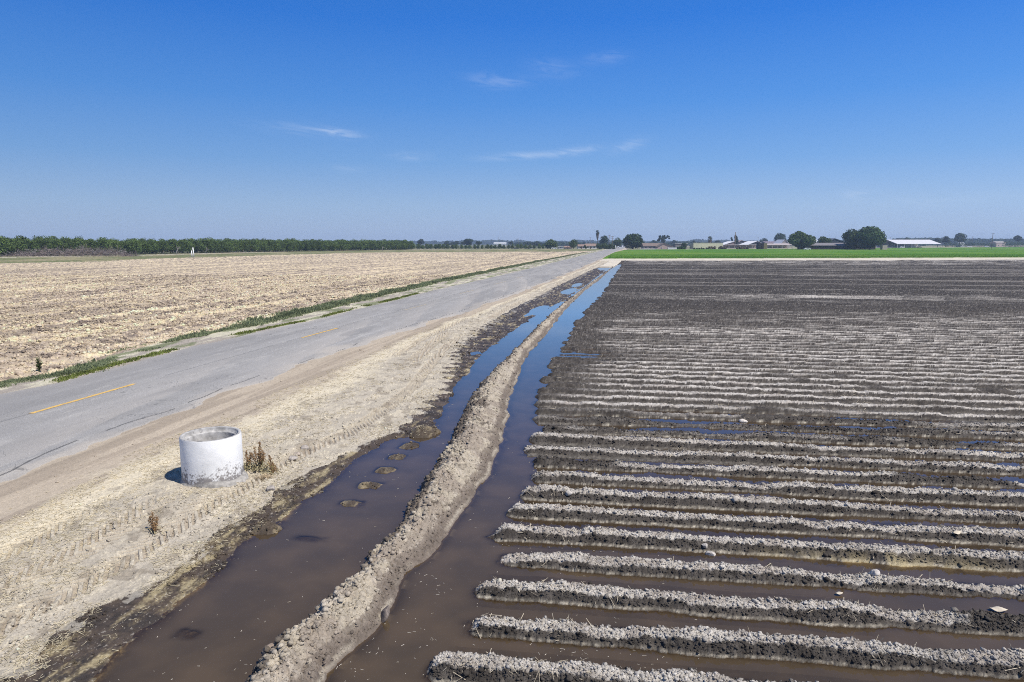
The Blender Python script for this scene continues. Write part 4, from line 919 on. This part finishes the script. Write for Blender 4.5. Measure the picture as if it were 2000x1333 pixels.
# palms
M_FROND = mat_leaf('palm_frond', (.06, .075, .03), .15, .3, 1.0); M_SKIRT = mat_basic('dead_fronds', (.15, .11, .075), .9, .3, 2)
def palm(label, px, yt, ycr, Y, w_px, trunk_r=.35, group=None):
    zt = topz(yt, Y); zc = topz(ycr, Y); x = xat(px, Y, zt); w = w_px / F * Y; e = empty('palm_tree', (x, Y, .1), label, 'palm tree', group); rd = random.Random(int(px))
    hub = zt - (zt - zc) * .38; m = MB(); m.tube([(0, 0, -.2), (.2, 0, hub * .5), (0, 0, hub)], [trunk_r * 1.2, trunk_r, trunk_r * .9], 8); m.build('trunk', M_BARK, e, True)
    f = MB()
    for i in range(58):
        a = rd.random() * 6.28; up = rd.uniform(-.7, 1.3); L_ = w * .5 * rd.uniform(.85, 1.1); d = Vector((math.cos(a) * math.cos(up), math.sin(a) * math.cos(up), math.sin(up))); c = Vector((0, 0, hub)) + d * L_ * .55; s_ = d.orthogonal().normalized()
        for k in range(9):
            g = (k - 4) * .24; dd = (d * math.cos(g) + s_ * math.sin(g)); tip = c + dd * L_ * .5 - Vector((0, 0, .12 * L_)); n_ = dd.cross(Vector((0, 0, 1))).normalized() * L_ * .05; f.add([c - n_, c + n_, tip], [(0, 1, 2)])
        n_ = s_ * .05; f.add([Vector((0, 0, hub)) - n_, Vector((0, 0, hub)) + n_, c + n_, c - n_], [(0, 1, 2, 3)])
    f.build('fronds', M_FROND, e)
    sk = MB(); zs = max(zc - (zt - zc) * .45, .5)
    for i in range(160):
        a = rd.random() * 6.28; u = rd.random(); r = (w * .27) * u ** .6 + trunk_r; z1 = zs + (hub - zs) * u; z0 = z1 - (hub - zs) * .3
        c = Vector((math.cos(a) * r, math.sin(a) * r, z0)); t0 = Vector((math.cos(a) * r * .6, math.sin(a) * r * .6, z1)); n_ = Vector((-math.sin(a), math.cos(a), 0)) * w * .05; sk.add([t0, c - n_, c + n_], [(0, 1, 2)])
    sk.build('dead_frond_skirt', M_SKIRT, e)
palm('tall lone fan palm standing over the far cottages at the end of the road', 1167.3, 450, 461, 700, 9.5)
palm('short fan palm behind the pale yellow wall', 1387, 462, 474, 640, 11, .45)
palm('tiny hazy palm at the right end of the cattle sheds', 1436.8, 460, 467, 705, 7)

# leafless almond trees among the orchard and the heap of uprooted ones
M_DEAD = mat_basic('dead_wood', (.30, .275, .26), .9, .25, 2); M_DEADD = mat_basic('dead_brush', (.22, .18, .165), .9, .35, .8)
def branchy(m, p, d, L, r, lv, rd):
    q = p + d * L; m.tube([p, (p + q) / 2 + Vector((rd.gauss(0, L * .06),) * 3), q], [r, r * .8, r * .6], 4, cap=False)
    if lv == 0: return
    for i in range(3 if lv > 1 else 4):
        nd = (d + Vector((rd.gauss(0, .55), rd.gauss(0, .55), rd.gauss(.1, .35)))).normalized(); branchy(m, p + d * L * rd.uniform(.6, 1), nd, L * rd.uniform(.55, .8), r * .55, lv - 1, rd)
def bare(px, py, h, label, sd_):
    x, y = map(float, G(px, py, .15)); e = MB(); rd = random.Random(sd_); branchy(e, Vector((0, 0, 0)), Vector((0, 0, 1)), h * .38, .13, 3, rd); o = e.build('bare_tree', M_DEAD); o.location = (x, y, .1); tag(o, label, 'tree')
bare(747, 497.4, 4.6, 'placeholder', 3) if False else None
bare(346, 497.3, 4.8, 'grey leafless tree before the orchard, just left of the two white pipes', 11)
bare(403, 496.6, 4.6, 'grey leafless tree before the orchard, just right of the two white pipes', 12)
bare(747, 490.2, 4.5, 'pale leafless tree near the right end of the tall orchard', 13)
bare(158, 500.8, 5.0, 'pale leafless trunk standing up behind the brush heap', 14)
Yb = depthY(501.5); x0 = xat(4, Yb); x1 = xat(250, Yb); rd = random.Random(5); m = MB()
tot = x1 - x0; htop = topz(481, Yb)
bp0 = (x0 + x1) / 2
for i in range(1500):
    u = rd.random(); hh = htop * .86 * min(1, .25 + 2.2 * max(0, (u - .08))) * min(1, (1 - u) * 6 + .1) * (.8 + .2 * math.sin(u * 23)); hh *= 1.15 if .15 < u < .32 else 1
    dep = rd.uniform(-1, 1); hz = hh * (1 - dep * dep) ** .5; cx = x0 + u * tot - bp0; cz = rd.random() ** .6 * max(hz, .3)
    L_ = rd.uniform(.8, 2.6); a = rd.random() * 6.28; el_ = rd.gauss(.1, .45); d = Vector((math.cos(a) * math.cos(el_), math.sin(a) * math.cos(el_), math.sin(el_))); c = Vector((cx, dep * 3.2, cz))
    q_ = c + d * L_ + Vector((0, 0, rd.uniform(-.3, .3))); q_.z = max(q_.z, .05); m.tube([c, (c + q_) / 2 + Vector((0, 0, .1)), q_], [.05, .035, .012], 3, cap=False)
    for k in range(2):
        e2 = c.lerp(q_, rd.uniform(.3, .9)); d2 = (d + Vector((rd.gauss(0, .6), rd.gauss(0, .6), rd.gauss(.2, .5)))).normalized() * L_ * .5; m.tube([e2, e2 + d2], [.03, .012], 3, cap=False)
o = m.build('brush_heap', M_DEADD); o.location = (bp0, Yb + 3, .1); tag(o, 'long heap of uprooted grey brown trees piled before the left orchard', 'brush heap')
m = MB()
for i in range(40):
    u = rd.random(); cx = x0 + u * tot - bp0; a = rd.random() * 3.14; d = Vector((math.cos(a), rd.uniform(-.3, .3), math.sin(a) * .7)) * rd.uniform(1, 2.6); m.tube([(cx, -2.6 + rd.random(), rd.uniform(.2, htop * .75)), Vector((cx, -2.6, 1)) + d], [.07, .03], 4)
m.build('bare_limb', M_DEAD, o)

# ------------------------------------------------------------------ white vent pipes by the field
M_WHITE = mat_basic('white_paint', (.78, .78, .76), .6, .08, 3)
def vent(px, yb, yt, r, label, lean=0):
    x, y = map(float, G(px, yb, .15)); h = topz(yt, y) - .1; e = empty('vent_pipe', (x, y, .05), label, 'pipe', 'white vent pipes at the field edge'); MB().tube([(0, 0, 0), (lean, 0, h)], [r, r], 12).build('pipe_shaft', M_WHITE, e, True)
    MB().tube([(lean, 0, h), (lean, 0, h + .12)], [r * 1.12, r * 1.05], 12).build('pipe_cap', M_WHITE, e, True)
vent(375, 503.5, 490, .14, 'shorter left one of the two white vertical pipes before the orchard')
vent(379, 503.5, 484, .15, 'taller right one of the two white vertical pipes before the orchard', -.18)
vent(1750, 484, 478, .35, 'short white vertical pipe at the far edge of the green crop'); vent(1747, 484, 479, .3, 'shorter of two white pipe stubs at the far edge of the green crop')
vent(1774.5, 481, 472.5, .6, 'thick white post before the left end of the white tent roof'); vent(1990.5, 479, 473.2, .8, 'thick white post near the far right edge')

# ------------------------------------------------------------------ buildings
BM = {}
def bm_(c, r=.8):
    k = (c, r)
    if k not in BM: BM[k] = mat_basic('painted_wall', c, r, .10, .8)
    return BM[k]
M_GLASS = mat_basic('window_glass', (.03, .035, .045), .15, .1, 1); M_DARKIN = mat_basic('dark_opening', (.02, .02, .022), .9, .1, 1)
def building(name, label, cat, px0, px1, yr, ye, Y, dep, wall, roof, kind='side', apex=None, wins=3, door=True, over=.4, open_=False, ybase=None):
    """kind: side = ridge across the view, front = gable towards the camera, flat"""
    x0, x1 = xat(px0, Y), xat(px1, Y); zr, ze = topz(yr, Y), topz(ye, Y); cx = (x0 + x1) / 2; a, b = x0 - cx, x1 - cx; ze = max(ze, 1.0)
    e = empty(name, (cx, Y, .1), label, cat); W_ = MB(); wm = bm_(wall); rm = bm_(roof, .7)
    ax = (xat(apex, Y) - cx) if apex else 0
    if open_:
        for k in range(7):
            u = a + .3 + (b - a - .6) * k / 6; W_.box(u - .12, u + .12, 0, .24, 0, ze); W_.box(u - .12, u + .12, dep - .24, dep, 0, ze)
        W_.box(a, b, dep - .1, dep - .02, 0, ze * .95)
        W_.build('post', wm, e)
    else:
        W_.box(a + over, b - over, 0, dep, 0, ze)
        if kind == 'front': W_.add([(a + over, 0, ze), (b - over, 0, ze), (ax, 0, zr - .25), (a + over, dep, ze), (b - over, dep, ze), (ax, dep, zr - .25)], [(0, 1, 2), (3, 5, 4)])
        if kind == 'side': W_.add([(a + over, 0, ze), (a + over, dep, ze), (a + over, dep / 2, zr - .2), (b - over, 0, ze), (b - over, dep, ze), (b - over, dep / 2, zr - .2)], [(0, 2, 1), (3, 4, 5)])
        W_.build('wall', wm, e)
    R_ = MB(); th_ = .18
    def slab(p): R_.add([(x, y, z) for x, y, z in p] + [(x, y, z - th_) for x, y, z in p], [(0, 1, 2, 3), (7, 6, 5, 4), (0, 4, 5, 1), (1, 5, 6, 2), (2, 6, 7, 3), (3, 7, 4, 0)])
    if kind == 'side':
        slab([(a, -over, ze), (b, -over, ze), (b, dep / 2, zr), (a, dep / 2, zr)]); slab([(a, dep / 2, zr + .003), (b, dep / 2, zr + .003), (b, dep + over, ze), (a, dep + over, ze)])
    elif kind == 'front':
        slab([(a, -over, ze), (ax, -over, zr), (ax, dep + over, zr), (a, dep + over, ze)]); slab([(ax, -over, zr + .003), (b, -over, ze), (b, dep + over, ze), (ax, dep + over, zr + .003)])
    else:
        R_.box(a, b, -over, dep + over, zr - .35, zr)
    R_.build('roof', rm, e)
    wz = min(ze * .82, 2.1); w0 = max(.6, wz - 1.2)
    for k in range(wins):
        u = a + (b - a) * (k + .7) / (wins + .6); m_ = MB(); m_.box(u - .7, u + .7, -.05, .0, w0, wz); wn = m_.build('window', M_WHITE, e); MB().box(u - .6, u + .6, -.07, -.052, w0 + .1, wz - .1).build('pane', M_GLASS, wn)
    if door:
        u = a + (b - a) * .42; MB().box(u - .5, u + .5, -.06, .0, 0, 2.0).build('door', bm_((.18, .13, .1)), e)
    return e
building('farmhouse', 'long brown roofed farmhouse beside the large round tree', 'house', 1256, 1292, 475.5, 481, 530, 10, (.33, .29, .26), (.20, .155, .13), 'side', wins=4)
building('farmhouse_wing', 'gabled pinkish wing at the right end of the brown farmhouse', 'house', 1283, 1316, 475.3, 483, 522, 9, (.46, .36, .31), (.19, .15, .125), 'front', apex=1296.5, wins=2, door=False)
building('cottage', 'left and smaller of the two brown roofed white cottages', 'house', 1128.5, 1146, 478, 481.5, 545, 8, (.66, .62, .58), (.27, .19, .15), 'side', wins=2)
building('cottage', 'right and longer of the two brown roofed white cottages', 'house', 1144, 1166, 476.5, 481, 550, 9, (.66, .64, .62), (.27, .195, .155), 'side', wins=3)
building('cottage', 'small cottage with a red brown roof left of the two white ones', 'house', 1102, 1118, 481, 483.5, 550, 7, (.52, .42, .36), (.30, .20, .16), 'side', wins=2)
building('shed', 'low grey shed left of the red brown roofed cottage', 'shed', 1090, 1101, 481.5, 483, 560, 6, (.45, .45, .46), (.5, .5, .5), 'flat', wins=1, door=False)
building('mobile_home', 'white mobile home with a pale roof at the far left end of the houses', 'house', 1026, 1040.5, 480.8, 482, 560, 5, (.72, .70, .66), (.6, .55, .5), 'flat', wins=3)
building('shed', 'low pale roofed shed left of the white mobile home', 'shed', 1002, 1015, 482.5, 484, 570, 6, (.5, .42, .35), (.66, .62, .56), 'side', wins=0, door=False)
building('hall', 'far white roofed building over the young orchard', 'building', 964, 989, 474.3, 476, 900, 20, (.72, .70, .68), (.80, .80, .80), 'side', wins=3, door=False)
building('outbuilding', 'flat roofed grey building behind the dark bush', 'building', 1318, 1343, 475.5, 476.5, 560, 10, (.24, .21, .19), (.55, .55, .53), 'flat', wins=2, door=False)
building('long_shed', 'long pale yellow windowless shed behind the green crop', 'shed', 1354, 1412, 475, 476, 560, 12, (.56, .56, .38), (.60, .60, .42), 'flat', wins=0, door=False, over=.05)
building('barn', 'barn with a white sloping roof just right of the pale yellow shed', 'barn', 1411, 1437, 472, 479, 640, 20, (.28, .19, .17), (.74, .73, .72), 'front', apex=1434, wins=0, door=False)
building('barn', 'brown roofed barn behind the farm mast', 'barn', 1439, 1463, 469.8, 475, 700, 22, (.09, .09, .11), (.42, .33, .31), 'front', apex=1448, wins=0, door=False)
building('barn', 'white roofed gable barn left of the dark cube shed', 'barn', 1460, 1494, 471.2, 478.5, 620, 24, (.07, .065, .075), (.74, .73, .72), 'front', apex=1479, wins=0, door=False)
building('cattle_shed', 'long low open cattle shed with a pale roof behind the rails', 'shed', 1412, 1482, 478.4, 479.4, 600, 8, (.42, .33, .30), (.60, .57, .55), 'flat', wins=0, door=False, open_=True)
building('cattle_shed', 'long low reddish cattle shed left of the large round tree', 'shed', 1490, 1546, 476.3, 478.5, 610, 10, (.30, .21, .19), (.50, .43, .41), 'side', wins=0, door=False, open_=True)
building('barn', 'far dark roofed barn behind the reddish cattle shed', 'barn', 1495, 1526, 472, 475, 800, 20, (.12, .10, .12), (.22, .18, .20), 'side', wins=0, door=False)
building('hay_barn', 'pale gable barn with a steep roof at the left of the large round tree', 'barn', 1524, 1543, 468.5, 477, 640, 18, (.42, .36, .33), (.62, .62, .64), 'front', apex=1532, wins=0, door=False)
building('cube_shed', 'dark box shed standing alone at the edge of the green crop', 'shed', 1481, 1491.5, 475.6, 476, 500, 4.2, (.035, .032, .032), (.05, .045, .045), 'flat', wins=0, door=False, over=.02)
building('shed_side', 'tan right side of the dark box shed', 'bale stack', 1491.2, 1498, 475.8, 476.3, 502, 4, (.25, .21, .12), (.30, .25, .15), 'flat', wins=0, door=False, over=.02)  # tan side of the dark box shed, built as a separate box
building('barn', 'barn with a bright white roof right of the large round tree', 'barn', 1580, 1601, 466, 473.5, 600, 24, (.12, .11, .13), (.82, .82, .82), 'side', wins=0, door=False)
building('gable_barn', 'dark gable barn with a pale lower wall behind the long grey roof', 'barn', 1620, 1648.5, 466, 472.3, 560, 24, (.055, .06, .085), (.16, .17, .22), 'front', apex=1628.5, wins=0, door=False)
building('long_barn', 'long low barn with a grey roof and a dark open front', 'barn', 1572, 1680, 475, 480, 480, 14, (.045, .035, .037), (.20, .185, .19), 'side', wins=0, door=False, over=.5)
building('barn_annex', 'lower grey roofed annex continuing the long barn under the tall tree', 'barn', 1680.5, 1711, 477, 480, 482, 12, (.045, .038, .036), (.24, .23, .225), 'side', wins=0, door=False)
building('tent_hall', 'huge white roofed open shelter with a dark interior in the right distance', 'shelter', 1752, 1838, 468.6, 477, 700, 40, (.62, .60, .60), (.62, .60, .61), 'side', wins=0, door=False, open_=True)
building('house', 'small pinkish house in the far right distance', 'house', 1945, 1964, 472.4, 474, 900, 12, (.55, .45, .40), (.62, .56, .52), 'side', wins=2, door=False)
building('white_shed', 'small white shed right of the broad two humped tree', 'shed', 1875, 1885, 474.5, 475.6, 900, 10, (.72, .72, .70), (.8, .8, .8), 'side', wins=0, door=False)
# low walls, hedges, heaps
def wall(name, label, cat, px0, px1, yt, Y, th_, col):
    x0, x1 = xat(px0, Y), xat(px1, Y); o = MB().box(-(x1 - x0) / 2, (x1 - x0) / 2, 0, th_, 0, topz(yt, Y)).build(name, bm_(col)); o.location = ((x0 + x1) / 2, Y, .1); tag(o, label, cat)
wall('low_wall', 'low white wall right of the gabled farmhouse wing', 'wall', 1305, 1322.5, 484.2, 512, .3, (.72, .72, .70))
wall('low_wall', 'thin pale wall along the foot of the brown farmhouse', 'wall', 1250, 1284, 486.2, 508, .2, (.60, .58, .54))
def hedge(label, px0, px1, yt, Y, mat, nl, name='hedge', cat='hedge', dp=3):
    x0, x1 = xat(px0, Y), xat(px1, Y); L_ = x1 - x0; h = topz(yt, Y); k = max(5, int(L_ / 1.6)); rd = random.Random(int(px0))
    cen = [(-L_ / 2 + L_ * (i + .5) / k, rd.uniform(-.5, .5), h * rd.uniform(.35, .62), h * rd.uniform(.35, .5)) for i in range(k)]
    e = empty(name, ((x0 + x1) / 2, Y, .1), label, cat); crown_mesh('foliage', L_ * .3, dp, 0, h, int(px0), 1, nl, .35 / max(L_ * .3, h), mat, e, 0, cen); MB().box(-L_ / 2, L_ / 2, -.1, .1, 0, .4).build('stems', M_BARK, e)
hedge('long green clipped hedge between the white cottages and the road', 1166, 1201, 476.8, 540, M_LEAF, 3000)
hedge('dark green row of shrubs before the pale yellow shed', 1354, 1386, 484.5, 500, M_LEAF, 1200, 'shrub_row')
hedge('reddish brown shrubs before the middle of the pale yellow shed', 1383, 1397, 482, 505, M_SKIRT, 500, 'shrub_row')
hedge('reddish brown shrubs at the right end of the pale yellow shed', 1404, 1418, 481.5, 506, M_SKIRT, 500, 'shrub_row')
hedge('brown scrub along the rails right of the farm mast', 1438, 1462, 483, 500, M_SKIRT, 700, 'shrub_row')
hedge('dark clipped hedge right of the low white wall', 1323, 1339, 482, 508, M_LEAFD, 900)
hedge('dark hedge behind the parked cars in the right distance', 1845, 1944, 474, 860, M_LEAFD, 3200, dp=6)
hedge('dark bank of shrubs right of the small pinkish house', 1960, 2010, 472.8, 880, M_LEAFD, 1800, dp=6)
rk = building('trailer', 'tan covered trailer parked right of the tallest farm tree', 'trailer', 1723.5, 1733, 480, 481, 470, 3, (.46, .40, .35), (.52, .46, .42), 'flat', wins=0, door=False, over=.02)
# rail fences of the cattle yard
def rails(label, px0, px1, yt, Y, col, rows=3):
    x0, x1 = xat(px0, Y), xat(px1, Y); h = topz(yt, Y); e = empty('rail_fence', ((x0 + x1) / 2, Y, .1), label, 'fence'); L_ = x1 - x0
    for i in range(rows): MB().box(-L_ / 2, L_ / 2, -.04, .04, h * (i + .8) / rows - .12, h * (i + .8) / rows + .06).build('rail', bm_(col), e)
    n_ = int(L_ / 4)
    for i in range(n_ + 1): u = -L_ / 2 + L_ * i / n_; MB().box(u - .08, u + .08, -.08, .08, 0, h).build('fence_post', bm_(col), e)
rails('pale rail fence of the cattle yard before the white gable barn', 1412, 1480, 480.5, 540, (.50, .43, .38))
rails('pale rail fence between the dark box shed and the large round tree', 1498, 1548, 480, 545, (.50, .43, .38))
# vehicles
M_TYRE = mat_basic('tyre', (.03, .03, .03), .9, .1, 3)
def car(label, px, Y, L_, col, van=False, name='parked_car'):
    x = xat(px, Y); e = empty(name, (x, Y, .15), label, 'van' if van else 'car', 'vehicles parked by the far farms'); h = 2.2 if van else 1.45
    pr = [(-L_ / 2, .35), (-L_ / 2, .95), (-L_ * .30, 1.02), (-L_ * .20, h), (L_ * .30, h), (L_ * .42, 1.0), (L_ / 2, .9), (L_ / 2, .35)] if not van else [(-L_ / 2, .35), (-L_ / 2, 1.1), (-L_ * .40, 1.25), (-L_ * .32, h), (L_ / 2, h), (L_ / 2, .35)]
    m_ = MB(); n_ = len(pr); m_.add([(u, -.85, z) for u, z in pr] + [(u, .85, z) for u, z in pr], [tuple(range(n_)), tuple(range(2 * n_ - 1, n_ - 1, -1))] + [(i, i + n_, (i + 1) % n_ + n_, (i + 1) % n_) for i in range(n_)]); m_.build('body', bm_(col, .35), e)
    MB().box(-L_ * .2, L_ * .3, -.87, -.855, 1.0, h - .12).build('window', M_GLASS, e)
    for u in (-L_ * .32, L_ * .32): MB().tube([(u, -.92, .33), (u, -.7, .33)], .33, 12).build('wheel', M_TYRE, e)
car('white car parked left of the low grey shed', 1082, 545, 4.4, (.78, .78, .78)); car('white car parked under the large round tree by the long barn', 1576.5, 465, 4.2, (.78, .78, .76))
car('white box van standing on the road in the distance', 1211, 700, 5.6, (.78, .78, .77), True, 'box_van'); car('smaller white van behind the box van on the distant road', 1217.5, 760, 5.0, (.72, .72, .72), True, 'box_van')
car('dark car beside the white tent roof', 1795, 690, 4.6, (.05, .06, .07)); car('white car at the left foot of the tent roof', 1762, 685, 4.6, (.75, .75, .75)); car('pale car beyond the green crop, left of the small pinkish house', 1927, 800, 4.6, (.62, .64, .66))
car('white pickup right of the white shed in the right distance', 1893, 820, 5.0, (.74, .74, .74))
# poles
M_POLE = mat_basic('pole_wood', (.17, .14, .12), .9, .2, 2)
def pole(label, px, yt, Y, arms=2, r=.16, name='utility_pole', group='utility poles in the distance', mat=None):
    x = xat(px, Y); h = topz(yt, Y); e = empty(name, (x, Y, .1), label, 'pole', group); mt = mat or M_POLE; MB().tube([(0, 0, -.3), (0, 0, h)], [r * 1.2, r * .8], 8).build('pole_shaft', mt, e, True)
    for i in range(arms):
        z = h - .5 - i * 1.3; MB().box(-1.3, 1.3, -.08, .08, z - .08, z + .08).build('crossarm', mt, e)
        for u in (-1.1, -.4, .4, 1.1): MB().tube([(u, 0, z + .08), (u, 0, z + .32)], [.06, .04], 6).build('insulator', bm_((.4, .42, .42), .4), e)
pole('left of the two near poles at the road end', 1189.5, 459.5, 560, 2, .18); pole('right and shorter of the two near poles at the road end', 1195.6, 461.5, 520, 2, .17)
pole('thin pole between the white cottages and the tall palm', 1153, 464, 800, 1, .15); pole('distant double armed pole over the young orchard', 1012, 466.5, 900, 2, .2)
pole('distant pole behind the white roofed hall', 973, 464.5, 950, 1, .2); pole('lone dark pole with a transformer in the right distance', 1936.7, 456, 560, 1, .2)
pole('thin mast on top of the dark gable barn', 1629.6, 462.3, 562, 0, .12, 'mast', None); pole('tall farm mast between the barns', 1435.4, 453.8, 600, 0, .35, 'mast', None, M_BARK)
pole('faint pole far beyond the crop, left of the transformer pole', 1898, 462.5, 1000, 1, .2); pole('faint pole further left beyond the broad tree', 1841, 463, 1000, 1, .2)
pole('short white post at the right end of the hedge by the road', 1202.3, 480, 530, 0, .22, 'post', None, M_WHITE); pole('faint pole left of the tent roof', 1737.5, 464, 1000, 1, .18)
pole('faint pole beside the hazy tree above the sheds', 1480, 464, 1000, 1, .2)
# ------------------------------------------------------------------ woods in the far distance
def wood(name, px0, px1, Y, top, nl, mat, leaf, seed, dep=60):
    r_ = np.random.default_rng(seed); px = r_.uniform(px0, px1, nl); Yv = Y + r_.uniform(0, dep, nl); x = (px - 1000) / F * Yv * 1.0
    prof = np.array([top(p) for p in px]); h = np.array([topz(p_, Y) for p_ in prof]); hh = h * (.55 + .45 * fbm(x * .05, x * 0 + 2, seed, 3) * 2)
    hh = np.minimum(hh, h * 1.1); z = hh * r_.random(nl) ** .6
    P = np.stack([x, Yv, z], 1); ls = leaf * (.5 + r_.random(nl)); a1 = r_.normal(size=(nl, 3)); a1 /= np.linalg.norm(a1, axis=1)[:, None]; a2 = np.cross(a1, r_.normal(size=(nl, 3))); a2 /= np.linalg.norm(a2, axis=1)[:, None]
    V_ = np.stack([P - a1 * ls[:, None], P - a2 * ls[:, None], P + a1 * ls[:, None], P + a2 * ls[:, None]], 1).reshape(-1, 3)
    tag(mesh_from(name, V_, np.arange(nl)[:, None] * 4 + np.array([[0, 1, 2, 3]]), mat, smooth=False), kind='stuff')
wood('far_woods', 760, 2300, 2600, lambda p: 471.5 + 1.2 * math.sin(p * .031) + .8 * math.sin(p * .11), 26000, M_LEAFB, 4.0, 71, 120)
wood('far_orchard', 1735, 2300, 1500, lambda p: 468.2 + .9 * math.sin(p * .02), 16000, M_LEAFB, 2.6, 72, 200)
wood('near_scrub', 1000, 1800, 1200, lambda p: 474.5 + .8 * math.sin(p * .05), 9000, M_LEAFB, 1.8, 73, 100)

# ------------------------------------------------------------------ the air
hz = MB().box(-3200, 3200, -60, 3600, -2.0, 40).build('haze', bpy.data.materials.new('haze_air')); tag(hz, kind='stuff')
hm = hz.data.materials[0]; hm.use_nodes = True; ht = hm.node_tree; ht.nodes.clear(); ho = N(ht, 'ShaderNodeOutputMaterial'); hv = N(ht, 'ShaderNodeVolumePrincipled')
hv.inputs['Color'].default_value = (.62, .78, 1.0, 1); hv.inputs['Density'].default_value = .00022; hv.inputs['Anisotropy'].default_value = 0.0
ht.links.new(hv.outputs[0], ho.inputs['Volume'])
